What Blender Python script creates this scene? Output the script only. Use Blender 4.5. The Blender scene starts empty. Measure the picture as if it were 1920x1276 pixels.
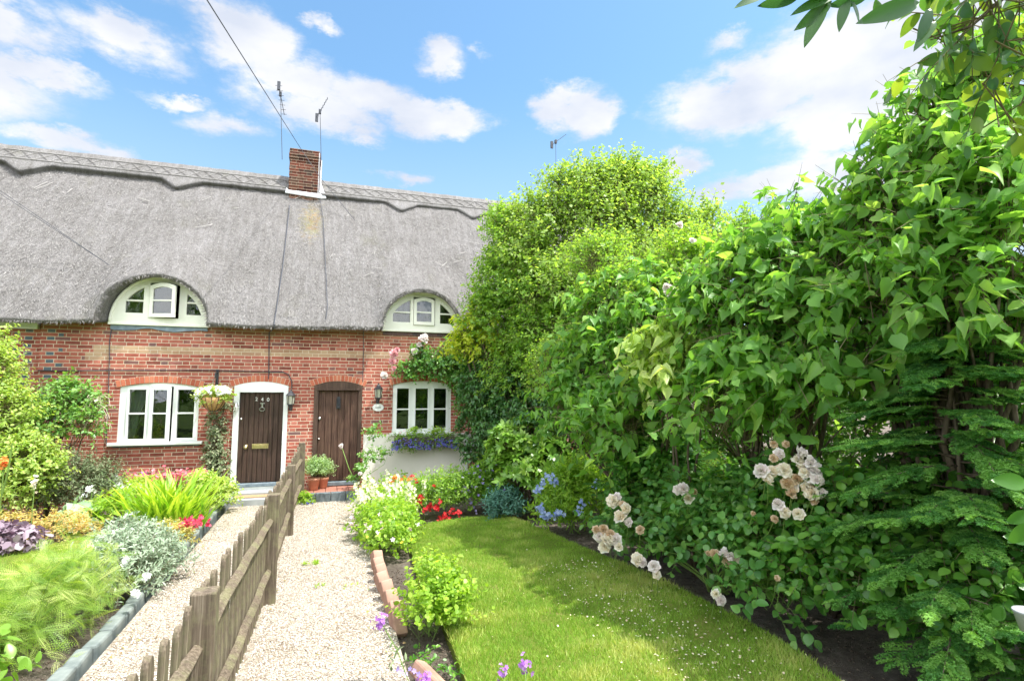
import bpy, math, random
import numpy as np
from mathutils import Vector, Matrix, Euler, noise

# ------------------------------------------------------------------ camera, light, exposure
FPX, YAW, PIT, CH, CD = 1037.0, math.radians(18.4), math.radians(5.6), 1.65, 9.75
SUN_AZ = math.radians(122.0)      # compass style: clockwise from +Y
SUN_EL = math.radians(66.0)
SUN_STRENGTH, SKY_STRENGTH, EXPOSURE = 3.2, 0.15, 1.33

sc = bpy.context.scene
col = sc.collection
CF = np.array([math.sin(YAW)*math.cos(PIT), math.cos(YAW)*math.cos(PIT), math.sin(PIT)])
CR = np.array([math.cos(YAW), -math.sin(YAW), 0.0])
CU = np.cross(CR, CF)
CC = np.array([0.0, -CD, CH])
cam = bpy.data.cameras.new('camera')
camo = bpy.data.objects.new('camera', cam); col.objects.link(camo)
cam.sensor_width = 36.0; cam.lens = FPX/1920*36.0
cam.clip_start = 0.05; cam.clip_end = 3000
m = Matrix((( CR[0], CU[0], -CF[0]), (CR[1], CU[1], -CF[1]), (CR[2], CU[2], -CF[2])))
camo.matrix_world = Matrix.Translation(Vector(CC)) @ m.to_4x4()
sc.camera = camo

def ray(px, py): return CF + CR*(px-960)/FPX + CU*(638-py)/FPX
def at(px, py, dep): return CC + ray(px, py)*dep            # a point `dep` metres ahead of the lens
def onY(px, py, y):
    d = ray(px, py); return CC + d*((y-CC[1])/d[1])
def onZ(px, py, z=0.0):
    d = ray(px, py); return CC + d*((z-CC[2])/d[2])

sun = bpy.data.lights.new('sun', 'SUN'); suno = bpy.data.objects.new('sun', sun); col.objects.link(suno)
sun.energy = SUN_STRENGTH; sun.angle = math.radians(0.53); sun.color = (1.0, 0.965, 0.9)
sd = Vector((math.sin(SUN_AZ)*math.cos(SUN_EL), math.cos(SUN_AZ)*math.cos(SUN_EL), math.sin(SUN_EL)))
suno.rotation_euler = sd.to_track_quat('Z', 'Y').to_euler()
suno.location = (12, -6, 15)

world = bpy.data.worlds.new('World'); sc.world = world; world.use_nodes = True
def build_world():
    nt = world.node_tree; nt.nodes.clear(); N = nt.nodes.new; L = nt.links.new
    out = N('ShaderNodeOutputWorld'); mix = N('ShaderNodeMixShader')
    b1 = N('ShaderNodeBackground'); b2 = N('ShaderNodeBackground')
    sky = N('ShaderNodeTexSky'); sky.sky_type = 'NISHITA'; sky.sun_disc = False
    sky.sun_elevation = SUN_EL; sky.sun_rotation = SUN_AZ; sky.air_density = 1.25; sky.dust_density = 1.6; sky.ozone_density = 1.6
    tint = N('ShaderNodeMix'); tint.data_type = 'RGBA'; tint.blend_type = 'MULTIPLY'; tint.inputs[0].default_value = 1.0; L(sky.outputs[0], tint.inputs[6]); tint.inputs[7].default_value = (.50, .66, .70, 1)
    hz = N('ShaderNodeTexCoord'); hs = N('ShaderNodeSeparateXYZ'); L(hz.outputs['Generated'], hs.inputs[0])
    hr = N('ShaderNodeMapRange'); hr.interpolation_type = 'SMOOTHSTEP'; L(hs.outputs[2], hr.inputs[0]); hr.inputs[1].default_value = .52; hr.inputs[2].default_value = .12; hr.inputs[3].default_value = 0; hr.inputs[4].default_value = .75
    hm = N('ShaderNodeMix'); hm.data_type = 'RGBA'; L(hr.outputs[0], hm.inputs[0]); L(tint.outputs[2], hm.inputs[6]); hm.inputs[7].default_value = (1.75, 2.25, 2.75, 1)
    L(hm.outputs[2], b1.inputs[0]); b1.inputs[1].default_value = SKY_STRENGTH
    tc = N('ShaderNodeTexCoord'); sep = N('ShaderNodeSeparateXYZ'); L(tc.outputs['Generated'], sep.inputs[0])
    def M(op, a, b=None, c=None, clamp=False):
        n = N('ShaderNodeMath'); n.operation = op; n.use_clamp = clamp
        for i, v in enumerate((a, b, c)):
            if v is None: continue
            if isinstance(v, (int, float)): n.inputs[i].default_value = v
            else: L(v, n.inputs[i])
        return n.outputs[0]
    az = M('ARCTAN2', sep.outputs[0], sep.outputs[1]); el = M('ARCSINE', sep.outputs[2])
    cmb = N('ShaderNodeCombineXYZ'); L(az, cmb.inputs[0]); L(el, cmb.inputs[1])
    def noise_(scale, det, rough, src, offs=0.0):
        n = N('ShaderNodeTexNoise'); n.inputs['Scale'].default_value = scale; n.inputs['Detail'].default_value = det
        n.inputs['Roughness'].default_value = rough
        mp = N('ShaderNodeMapping'); mp.inputs['Location'].default_value = (offs, offs*1.7, 0); mp.inputs['Scale'].default_value = (0.75, 1.5, 1)
        L(src, mp.inputs[0]); L(mp.outputs[0], n.inputs[0]); return n
    w = noise_(6.0, 9, 0.66, cmb.outputs[0], 3.1)
    ws = N('ShaderNodeVectorMath'); ws.operation = 'SUBTRACT'; L(w.outputs['Color'], ws.inputs[0]); ws.inputs[1].default_value = (.5, .5, .5)
    wm = N('ShaderNodeVectorMath'); wm.operation = 'MULTIPLY'; L(ws.outputs[0], wm.inputs[0]); wm.inputs[1].default_value = (.22, .12, 0)
    wa = N('ShaderNodeVectorMath'); wa.operation = 'ADD'; L(cmb.outputs[0], wa.inputs[0]); L(wm.outputs[0], wa.inputs[1])
    blobs = [(10,35,95,58,.9),(50,135,110,26,.95),(235,80,115,38,.8),(455,85,105,70,1.),(400,40,120,25,.5),(545,170,150,62,.95),(610,225,130,48,1.),(820,220,130,46,1.15),
             (700,190,110,45,.8),(820,105,75,30,.7),(1075,205,108,50,1.15),(765,332,62,18,.9),(1390,180,190,70,1.15),(1560,130,170,100,1.2),(1480,325,170,36,1.1),(1650,230,190,140,1.2),
             (165,292,120,24,.95),(1262,305,70,30,.8),(330,187,75,14,.55),(600,38,45,14,.55),(350,5,70,16,.8),(1750,60,160,110,1.2),(910,95,40,14,.5),(430,240,70,25,.45),(670,265,50,20,.6),(1380,70,60,18,.4),(1850,350,160,120,1.1),
             (-300,60,260,90,1.),(-420,300,260,50,.9),(2300,200,300,160,1.),(1000,-250,300,60,.8),(300,-200,300,60,.7)]
    cur = None
    for (x, y, rx, ry, s) in blobs:
        d = ray(x, y); d = d/np.linalg.norm(d)
        a, e = math.atan2(d[0], d[1]), math.asin(d[2])
        sub = N('ShaderNodeVectorMath'); sub.operation = 'SUBTRACT'; L(wa.outputs[0], sub.inputs[0]); sub.inputs[1].default_value = (a, e, 0)
        foc = FPX*1.28
        ml = N('ShaderNodeVectorMath'); ml.operation = 'MULTIPLY'; L(sub.outputs[0], ml.inputs[0]); ml.inputs[1].default_value = (foc/(rx*1.35), foc/(ry*1.35), 0)
        ln = N('ShaderNodeVectorMath'); ln.operation = 'LENGTH'; L(ml.outputs[0], ln.inputs[0])
        v = M('MULTIPLY', M('MAXIMUM', M('SUBTRACT', 1.0, ln.outputs['Value']), 0.0), s*1.9)
        cur = v if cur is None else M('MAXIMUM', cur, v)
    fine = noise_(11.0, 9, 0.62, cmb.outputs[0], 1.3)
    # unseen cloud bank behind and overhead, added as fill light and for reflections
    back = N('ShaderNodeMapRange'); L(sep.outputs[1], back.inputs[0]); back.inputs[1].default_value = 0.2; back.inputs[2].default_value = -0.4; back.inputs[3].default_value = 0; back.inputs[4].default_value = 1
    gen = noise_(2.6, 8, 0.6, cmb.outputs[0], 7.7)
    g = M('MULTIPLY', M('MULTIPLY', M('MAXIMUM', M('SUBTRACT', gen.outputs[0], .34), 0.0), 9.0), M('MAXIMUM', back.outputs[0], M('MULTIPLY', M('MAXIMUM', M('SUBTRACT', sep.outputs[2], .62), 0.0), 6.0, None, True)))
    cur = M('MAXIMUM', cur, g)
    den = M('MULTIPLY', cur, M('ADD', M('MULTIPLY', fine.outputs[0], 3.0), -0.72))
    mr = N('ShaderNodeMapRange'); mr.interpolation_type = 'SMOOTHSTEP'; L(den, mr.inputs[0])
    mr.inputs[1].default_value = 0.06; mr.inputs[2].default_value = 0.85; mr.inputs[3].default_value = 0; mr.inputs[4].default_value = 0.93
    cr = N('ShaderNodeValToRGB'); L(noise_(7.0, 5, .5, cmb.outputs[0], 5.0).outputs[0], cr.inputs[0])
    cr.color_ramp.elements[0].position = .35; cr.color_ramp.elements[0].color = (.66, .70, .80, 1)
    cr.color_ramp.elements[1].position = .62; cr.color_ramp.elements[1].color = (.93, .92, .92, 1)
    L(cr.outputs[0], b2.inputs[0]); 
    cs = N('ShaderNodeMapRange'); L(sep.outputs[1], cs.inputs[0]); cs.inputs[1].default_value = .3; cs.inputs[2].default_value = -.3; cs.inputs[3].default_value = .47; cs.inputs[4].default_value = 1.8; L(cs.outputs[0], b2.inputs[1])  # unseen clouds behind the camera made far brighter than the front ones, as fill
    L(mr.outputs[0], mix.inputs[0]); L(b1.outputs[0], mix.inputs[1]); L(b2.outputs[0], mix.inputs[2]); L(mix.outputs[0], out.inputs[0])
build_world()
sc.view_settings.view_transform = 'Standard'; sc.view_settings.look = 'None'
sc.view_settings.gamma = 1.0; sc.view_settings.use_curve_mapping = False; sc.view_settings.exposure = EXPOSURE
sc.render.engine = 'CYCLES'
cy = sc.cycles
cy.max_bounces = 7; cy.diffuse_bounces = 4; cy.glossy_bounces = 3; cy.transmission_bounces = 4; cy.transparent_max_bounces = 8
cy.use_denoising = True; cy.sample_clamp_indirect = 6.0
try: cy.denoiser = 'OPENIMAGEDENOISE'
except Exception: pass

# ------------------------------------------------------------------ materials
MATS = {}
def newmat(name):
    mt = bpy.data.materials.new(name); mt.use_nodes = True
    nt = mt.node_tree; b = nt.nodes['Principled BSDF']; MATS[name] = mt
    return mt, nt, b, nt.nodes.new, nt.links.new
def ramp(nt, src, stops):
    r = nt.nodes.new('ShaderNodeValToRGB'); e = r.color_ramp.elements
    while len(e) < len(stops): e.new(0.5)
    for i, (p, c) in enumerate(stops): e[i].position = p; e[i].color = (*c, 1)
    nt.links.new(src, r.inputs[0]); return r.outputs[0]
def noise_tex(nt, scale, det=4, rough=.55, coord='Object', vscale=None, vec=None):
    n = nt.nodes.new('ShaderNodeTexNoise'); n.inputs['Scale'].default_value = scale
    n.inputs['Detail'].default_value = det; n.inputs['Roughness'].default_value = rough
    if vec is None:
        tc = nt.nodes.new('ShaderNodeTexCoord'); vec = tc.outputs[coord]
    if vscale:
        mp = nt.nodes.new('ShaderNodeMapping'); mp.inputs['Scale'].default_value = vscale
        nt.links.new(vec, mp.inputs[0]); vec = mp.outputs[0]
    nt.links.new(vec, n.inputs[0]); return n.outputs[0]
def bump(nt, b, src, strength, dist):
    bp = nt.nodes.new('ShaderNodeBump'); bp.inputs['Strength'].default_value = strength; bp.inputs['Distance'].default_value = dist
    nt.links.new(src, bp.inputs['Height']); nt.links.new(bp.outputs[0], b.inputs['Normal']); return bp
def plain(name, c1, c2=None, scale=8, rough=.6, spec=.5, metal=0, bmp=0, vscale=None, det=5, dist=.01):
    mt, nt, b, N, L = newmat(name)
    b.inputs['Roughness'].default_value = rough; b.inputs['Metallic'].default_value = metal
    b.inputs['Specular IOR Level'].default_value = spec
    if c2 is None: b.inputs['Base Color'].default_value = (*c1, 1)
    n = noise_tex(nt, scale, det, vscale=vscale)
    if c2 is not None: L(ramp(nt, n, [(.32, c1), (.68, c2)]), b.inputs['Base Color'])
    if bmp: bump(nt, b, n, bmp, dist)
    return mt
def leafmat(name, cols, trans=.35, rough=.42, spec=.35, tcol=None):
    """cols: three base colours picked per leaf; tcol tints the light that comes through."""
    mt, nt, b, N, L = newmat(name)
    a = N('ShaderNodeAttribute'); a.attribute_name = 'rnd'
    st = [(0.0, cols[0]), (.5, cols[1]), (1.0, cols[2])]
    c = ramp(nt, a.outputs['Fac'], st); L(c, b.inputs['Base Color'])
    b.inputs['Roughness'].default_value = rough; b.inputs['Specular IOR Level'].default_value = spec
    tr = N('ShaderNodeBsdfTranslucent'); mx = N('ShaderNodeMixShader'); mx.inputs[0].default_value = trans
    ml = N('ShaderNodeMix'); ml.data_type = 'RGBA'; ml.blend_type = 'MULTIPLY'; ml.inputs[0].default_value = 1.0
    L(c, ml.inputs[6]); ml.inputs[7].default_value = (*(tcol or (2.2, 2.1, .9)), 1)
    L(ml.outputs[2], tr.inputs[0]); L(b.outputs[0], mx.inputs[1]); L(tr.outputs[0], mx.inputs[2])
    L(mx.outputs[0], nt.nodes['Material Output'].inputs[0]); return mt
def petalmat(name, cols, trans=.3):
    return leafmat(name, cols, trans, .6, .2, (1.0, 1.0, 1.0))

def brickmat(name, aged=0.0, zones=True, course=.0555):
    """Flemish bond computed from position: header and stretcher alternate in each course."""
    mt, nt, b, N, L = newmat(name)
    def M(op, a, b_=None, c=None, clamp=False):
        n = N('ShaderNodeMath'); n.operation = op; n.use_clamp = clamp
        for i, v in enumerate((a, b_, c)):
            if v is None: continue
            if isinstance(v, (int, float)): n.inputs[i].default_value = v
            else: L(v, n.inputs[i])
        return n.outputs[0]
    geo = N('ShaderNodeNewGeometry'); sp = N('ShaderNodeSeparateXYZ'); L(geo.outputs['Position'], sp.inputs[0])
    sn = N('ShaderNodeSeparateXYZ'); L(geo.outputs['True Normal'], sn.inputs[0])
    wob = noise_tex(nt, 3.0, 2, vec=geo.outputs['Position'])
    side = M('GREATER_THAN', M('ABSOLUTE', sn.outputs[0]), .7)
    hx = M('ADD', M('MULTIPLY', sp.outputs[0], M('SUBTRACT', 1.0, side)), M('MULTIPLY', sp.outputs[1], side))
    z = M('ADD', sp.outputs[2], M('MULTIPLY', M('SUBTRACT', wob, .5), .012))
    row = M('FLOOR', M('DIVIDE', z, course)); fz = M('FRACT', M('DIVIDE', z, course))
    P = .292
    jr = N('ShaderNodeTexWhiteNoise'); jr.noise_dimensions = '1D'; L(row, jr.inputs['W'])
    u = M('ADD', M('ADD', M('DIVIDE', hx, P), M('MULTIPLY', M('MODULO', M('ABSOLUTE', row), 2.0), .5)), M('MULTIPLY', jr.outputs[0], .12))
    fu = M('FRACT', u); cell = M('FLOOR', u); isS = M('LESS_THAN', fu, .665)
    # distance to the joints in metres
    dS = M('MULTIPLY', M('MINIMUM', fu, M('SUBTRACT', .665, fu)), P)
    dH = M('MULTIPLY', M('MINIMUM', M('SUBTRACT', fu, .665), M('SUBTRACT', 1.0, fu)), P)
    dx = M('ADD', M('MULTIPLY', dS, isS), M('MULTIPLY', dH, M('SUBTRACT', 1.0, isS)))
    dz = M('MULTIPLY', M('MINIMUM', fz, M('SUBTRACT', 1.0, fz)), course)
    edge = noise_tex(nt, 60, 3, vec=geo.outputs['Position'])
    d = M('ADD', M('MINIMUM', dx, dz), M('MULTIPLY', M('SUBTRACT', edge, .5), .006))
    mr = N('ShaderNodeMapRange'); L(d, mr.inputs[0]); mr.inputs[1].default_value = .0032; mr.inputs[2].default_value = .0058
    mask = mr.outputs[0]
    wv = N('ShaderNodeCombineXYZ'); L(M('ADD', M('MULTIPLY', cell, 2.0), isS), wv.inputs[0]); L(row, wv.inputs[1])
    wn = N('ShaderNodeTexWhiteNoise'); wn.noise_dimensions = '3D'; L(wv.outputs[0], wn.inputs['Vector'])
    if aged < .5:
        st = [(0, (.20, .06, .045)), (.15, (.32, .085, .06)), (.5, (.40, .125, .09)), (.8, (.46, .165, .12)), (.92, (.33, .11, .09)), (1.0, (.18, .10, .095))]
    else:
        st = [(0, (.06, .025, .02)), (.3, (.12, .042, .028)), (.6, (.18, .06, .038)), (.85, (.13, .07, .045)), (1.0, (.07, .045, .038))]
    bc = ramp(nt, wn.outputs[0], st)
    def mixc(fac, a, b2, mode='MIX'):
        mx = N('ShaderNodeMix'); mx.data_type = 'RGBA'; mx.blend_type = mode
        if isinstance(fac, (int, float)): mx.inputs[0].default_value = fac
        else: L(fac, mx.inputs[0])
        for i, v in ((6, a), (7, b2)):
            if isinstance(v, tuple): mx.inputs[i].default_value = (*v, 1)
            else: L(v, mx.inputs[i])
        return mx.outputs[2]
    blot = noise_tex(nt, 9, 6, .65, vec=geo.outputs['Position'])
    bc = mixc(.55, bc, ramp(nt, blot, [(.3, (.62, .58, .56)), (.7, (1.25, 1.2, 1.15))]), 'MULTIPLY')
    if zones:
        # string course of pale gault bricks, and blue headers at the quoin
        z0, z1 = 2.26*1.0, 2.385
        r0 = math.floor(2.30/course)
        inb = M('MULTIPLY', M('GREATER_THAN', row, r0-.5), M('LESS_THAN', row, r0+1.5))
        inb = M('MULTIPLY', inb, M('GREATER_THAN', sp.outputs[0], -3.32))
        inc = M('MULTIPLY', M('MULTIPLY', M('GREATER_THAN', row, r0-2.5), M('LESS_THAN', row, r0-.5)), M('MULTIPLY', M('GREATER_THAN', sp.outputs[0], -3.42), M('LESS_THAN', sp.outputs[0], -3.12)))
        band = M('MAXIMUM', inb, inc)
        bandc = ramp(nt, wn.outputs[0], [(0, (.40, .25, .15)), (.5, (.48, .33, .21)), (1, (.38, .22, .14))])
        bc = mixc(band, bc, bandc)
        q = M('MULTIPLY', M('MULTIPLY', M('GREATER_THAN', sp.outputs[0], -4.32), M('LESS_THAN', sp.outputs[0], -3.70)), M('MULTIPLY', M('SUBTRACT', 1.0, isS), M('GREATER_THAN', M('ABSOLUTE', M('ADD', sp.outputs[0], 4.02)), .06)))
        q = M('MULTIPLY', q, M('GREATER_THAN', wn.outputs[0], .3))
        bc = mixc(q, bc, (.10, .13, .15))
    mc = ramp(nt, blot, [(.3, (.50, .40, .29)), (.7, (.66, .56, .44))]) if aged < .5 else (.24, .19, .14)
    fc = mixc(mask, mc, bc)
    big = noise_tex(nt, 1.6, 6, .7, vec=geo.outputs['Position'])
    fc = mixc(.6, fc, ramp(nt, big, [(.36, (.72, .70, .62)), (.5, (1, 1, 1)), (.66, (1.18, 1.16, 1.14))]), 'MULTIPLY')
    if aged < .5:      # limewash and algae stain on the top courses
        tz = N('ShaderNodeMapRange'); L(M('ADD', sp.outputs[2], M('MULTIPLY', big, .5)), tz.inputs[0]); tz.inputs[1].default_value = 2.78; tz.inputs[2].default_value = 3.0; tz.inputs[4].default_value = .45
        fc = mixc(tz.outputs[0], fc, (.30, .22, .10))
    L(fc, b.inputs['Base Color']); b.inputs['Roughness'].default_value = .85; b.inputs['Specular IOR Level'].default_value = .25
    h = M('ADD', mask, M('MULTIPLY', noise_tex(nt, 90, 5, .7, vec=geo.outputs['Position']), .5))
    bump(nt, b, h, .6, .006)
    return mt

brickmat('brick'); brickmat('brick_aged', aged=1.0, zones=False, course=.060)

def thatchmat(name, c):
    mt, nt, b, N, L = newmat(name)
    geo = N('ShaderNodeNewGeometry'); P = geo.outputs['Position']
    n1 = noise_tex(nt, 42, 6, .75, vec=P, vscale=(1.9, .75, .75)); n2 = noise_tex(nt, 1.1, 5, .6, vec=P); n3 = noise_tex(nt, 5, 5, .65, vec=P, vscale=(2.6, .35, .35))
    s = ramp(nt, n1, [(.30, tuple(v*.42 for v in c)), (.47, tuple(v*.85 for v in c)), (.58, c), (.74, tuple(min(.8, v*1.55) for v in c))])
    mx = N('ShaderNodeMix'); mx.data_type = 'RGBA'; mx.blend_type = 'MULTIPLY'; mx.inputs[0].default_value = .75
    L(s, mx.inputs[6]); L(ramp(nt, n2, [(.3, (.78, .77, .76)), (.7, (1.12, 1.12, 1.14))]), mx.inputs[7])
    mx2 = N('ShaderNodeMix'); mx2.data_type = 'RGBA'; mx2.blend_type = 'MULTIPLY'; mx2.inputs[0].default_value = 1.0
    L(mx.outputs[2], mx2.inputs[6]); L(ramp(nt, n3, [(.3, (.72, .70, .66)), (.7, (1.15, 1.14, 1.12))]), mx2.inputs[7])
    m5 = N('ShaderNodeMix'); m5.data_type = 'RGBA'; L(ramp(nt, noise_tex(nt, 2.3, 9, .72, vec=P, vscale=(1, .6, .6)), [(.56, (0, 0, 0)), (.70, (.5, .5, .5))]), m5.inputs[0]); L(mx2.outputs[2], m5.inputs[6]); m5.inputs[7].default_value = (.16, .155, .11, 1); mx2 = m5
    # lichen patch below the chimney
    sub = N('ShaderNodeVectorMath'); sub.operation = 'SUBTRACT'; L(P, sub.inputs[0]); sub.inputs[1].default_value = tuple(LICHEN)
    sc_ = N('ShaderNodeVectorMath'); sc_.operation = 'MULTIPLY'; L(sub.outputs[0], sc_.inputs[0]); sc_.inputs[1].default_value = (3.4, 1.1, 1.05)
    ln = N('ShaderNodeVectorMath'); ln.operation = 'LENGTH'; L(sc_.outputs[0], ln.inputs[0])
    mm = N('ShaderNodeMath'); mm.operation = 'MULTIPLY_ADD'; L(noise_tex(nt, 14, 6, .7, vec=P), mm.inputs[0]); mm.inputs[1].default_value = 2.6; L(ln.outputs['Value'], mm.inputs[2])
    lf = N('ShaderNodeMapRange'); L(mm.outputs[0], lf.inputs[0]); lf.inputs[1].default_value = 2.15; lf.inputs[2].default_value = 1.5; lf.inputs[3].default_value = 0; lf.inputs[4].default_value = .6
    mx3 = N('ShaderNodeMix'); mx3.data_type = 'RGBA'; L(lf.outputs[0], mx3.inputs[0]); L(mx2.outputs[2], mx3.inputs[6])
    L(ramp(nt, noise_tex(nt, 6, 3, vec=P), [(.4, (.27, .25, .09)), (.6, (.34, .22, .07))]), mx3.inputs[7])
    L(mx3.outputs[2], b.inputs['Base Color'])
    b.inputs['Roughness'].default_value = .9; b.inputs['Specular IOR Level'].default_value = .15
    bump(nt, b, n1, 1.0, .035); return mt
Y_EAVE, Z_EAVE, Y_RID, Z_RID = -.35, 2.71, 2.5, 6.13
TAN = (Z_RID-Z_EAVE)/(Y_RID-Y_EAVE)
LICHEN = (-.40, 1.62, 5.10)
thatchmat('thatch', (.275, .268, .268)); thatchmat('thatch_ridge', (.26, .255, .255))
def strawmat():
    leafmat('straw', [(.13, .12, .115), (.25, .24, .23), (.38, .365, .345)], .0, .9, .1)
strawmat()
plain('white_paint', (.74, .77, .74), (.82, .84, .81), 5, .45, .4, bmp=.08)
plain('cream_paint', (.76, .77, .66), (.82, .82, .72), 5, .5, .4)
plain('render_cream', (.74, .71, .63), (.82, .79, .71), 3, .85, .2, bmp=.25)
plain('lead', (.10, .14, .17), (.20, .25, .28), 14, .55, .5, bmp=.2)
plain('lead_white', (.55, .57, .60), (.75, .76, .78), 14, .5, .5, bmp=.3)
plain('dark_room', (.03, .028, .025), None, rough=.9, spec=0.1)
plain('black_iron', (.02, .022, .026), (.04, .042, .05), 30, .45, .5, bmp=.1)
plain('cable_grey', (.05, .055, .07), None, rough=.6)
plain('brass', (.62, .50, .24), (.72, .60, .34), 20, .3, .5, 1.0)
plain('silver', (.6, .6, .58), None, rough=.3, metal=1.0)
plain('number_white', (.72, .72, .68), None, rough=.4)
plain('gap_blue', (.02, .02, .06), None, rough=.7)
plain('curtain_white', (.70, .72, .72), (.60, .62, .63), 12, .9, .1, vscale=(6, 6, .4))
plain('curtain_beige', (.50, .44, .34), (.36, .31, .24), 14, .9, .1, vscale=(6, 6, .3))
plain('lamp_glass', (.34, .35, .28), (.46, .46, .36), 6, .15, .6)
plain('plaque', (.78, .79, .76), None, rough=.35)
plain('plaque_grey', (.40, .42, .40), None, rough=.5)
plain('terracotta', (.50, .22, .14), (.62, .32, .22), 9, .8, .2, bmp=.2)
plain('edging_clay', (.26, .15, .11), (.46, .29, .22), 7, .85, .2, bmp=.5)
plain('kerb_stone', (.09, .115, .115), (.22, .25, .235), 8, .85, .25, bmp=.6)
plain('step_tile', (.30, .12, .085), (.40, .18, .13), 9, .55, .4, bmp=.2)
plain('step_brick', (.09, .11, .12), (.17, .20, .21), 12, .6, .4, bmp=.3)
plain('slab_grey', (.28, .30, .31), (.38, .40, .40), 6, .8, .3, bmp=.3)
plain('doormat', (.34, .22, .12), (.46, .31, .18), 60, .95, .1, bmp=.9)
plain('coco', (.40, .22, .09), (.56, .34, .17), 30, .95, .1, bmp=.8)
plain('trough', (.07, .06, .05), None, rough=.8)
plain('bark', (.09, .07, .05), (.19, .15, .11), 20, .9, .2, bmp=.5, vscale=(3, 3, .6))
plain('twig', (.13, .12, .06), (.20, .17, .09), 20, .8, .2)
plain('twig_pale', (.45, .36, .27), (.55, .47, .38), 20, .9, .2)
plain('stem_green', (.14, .24, .05), (.22, .34, .08), 12, .6, .3)
plain('plastic_white', (.70, .74, .73), None, rough=.4)
plain('card_cream', (.60, .55, .42), None, rough=.6)
plain('flashing_tape', (.10, .14, .18), (.22, .28, .33), 9, .5, .5, bmp=.2)

def woodmat(name, c1, c2, c3, grain=(26, 26, .9), rough=.75, moss=0.0):
    mt, nt, b, N, L = newmat(name)
    n = noise_tex(nt, 3.2, 8, .68, vscale=grain); n2 = noise_tex(nt, 5, 4, .6)
    c = ramp(nt, n, [(.30, c1), (.52, c2), (.72, c3)])
    mx = N('ShaderNodeMix'); mx.data_type = 'RGBA'; mx.blend_type = 'MULTIPLY'; mx.inputs[0].default_value = .6
    L(c, mx.inputs[6]); L(ramp(nt, n2, [(.3, (.68, .66, .64)), (.7, (1.2, 1.18, 1.12))]), mx.inputs[7]); o = mx.outputs[2]
    if moss:
        m3 = N('ShaderNodeMix'); m3.data_type = 'RGBA'; L(ramp(nt, noise_tex(nt, 7, 5, .7), [(.46, (0, 0, 0)), (.64, (moss, moss, moss))]), m3.inputs[0])
        L(o, m3.inputs[6]); m3.inputs[7].default_value = (.27, .29, .13, 1); o = m3.outputs[2]
    L(o, b.inputs['Base Color']); b.inputs['Roughness'].default_value = rough; b.inputs['Specular IOR Level'].default_value = .25
    bump(nt, b, n, .6, .006); return mt
woodmat('fence_wood', (.055, .043, .032), (.155, .122, .09), (.31, .265, .205), moss=.35)
woodmat('door_dark', (.030, .020, .015), (.060, .038, .028), (.13, .07, .055), (34, 34, .6), .5)
woodmat('door_brown', (.045, .024, .018), (.095, .052, .037), (.18, .115, .085), (22, 22, .8), .6)
woodmat('frame_brown', (.05, .03, .022), (.09, .056, .042), (.14, .095, .07), (22, 22, .8), .6)

def glassmat():
    mt, nt, b, N, L = newmat('glass')
    t = N('ShaderNodeBsdfTransparent'); g = N('ShaderNodeBsdfGlossy'); g.inputs['Roughness'].default_value = .02
    t.inputs[0].default_value = (.62, .66, .64, 1)
    lw = N('ShaderNodeFresnel'); lw.inputs[0].default_value = 1.5
    ml = N('ShaderNodeMath'); ml.operation = 'MULTIPLY_ADD'; L(lw.outputs[0], ml.inputs[0]); ml.inputs[1].default_value = 1.4; ml.inputs[2].default_value = .03
    mx = N('ShaderNodeMixShader'); L(ml.outputs[0], mx.inputs[0]); L(t.outputs[0], mx.inputs[1]); L(g.outputs[0], mx.inputs[2])
    wv = noise_tex(nt, 5, 2); bp = N('ShaderNodeBump'); bp.inputs['Strength'].default_value = .12; bp.inputs['Distance'].default_value = .02
    L(wv, bp.inputs['Height']); L(bp.outputs[0], g.inputs['Normal'])
    L(mx.outputs[0], nt.nodes['Material Output'].inputs[0])
glassmat()

def soilmat():
    mt, nt, b, N, L = newmat('soil'); n = noise_tex(nt, 14, 9, .7); n2 = noise_tex(nt, 130, 4, .7)
    L(ramp(nt, n, [(.3, (.10, .08, .065)), (.55, (.19, .16, .13)), (.75, (.32, .28, .24))]), b.inputs['Base Color'])
    b.inputs['Roughness'].default_value = .95; b.inputs['Specular IOR Level'].default_value = .1
    geo = N('ShaderNodeNewGeometry'); sp = N('ShaderNodeSeparateXYZ'); L(geo.outputs['Position'], sp.inputs[0])
    mr = N('ShaderNodeMapRange'); L(sp.outputs[1], mr.inputs[0]); mr.inputs[1].default_value = -10.6; mr.inputs[2].default_value = -11.6
    mx = N('ShaderNodeMix'); mx.data_type = 'RGBA'; L(mr.outputs[0], mx.inputs[0]); L(b.inputs['Base Color'].links[0].from_socket, mx.inputs[6]); L(ramp(nt, n, [(.3, (.05, .10, .02)), (.7, (.12, .18, .04))]), mx.inputs[7]); L(mx.outputs[2], b.inputs['Base Color'])
    ad = N('ShaderNodeMath'); L(n, ad.inputs[0]); L(n2, ad.inputs[1]); bump(nt, b, ad.outputs[0], .9, .03)
soilmat()
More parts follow.
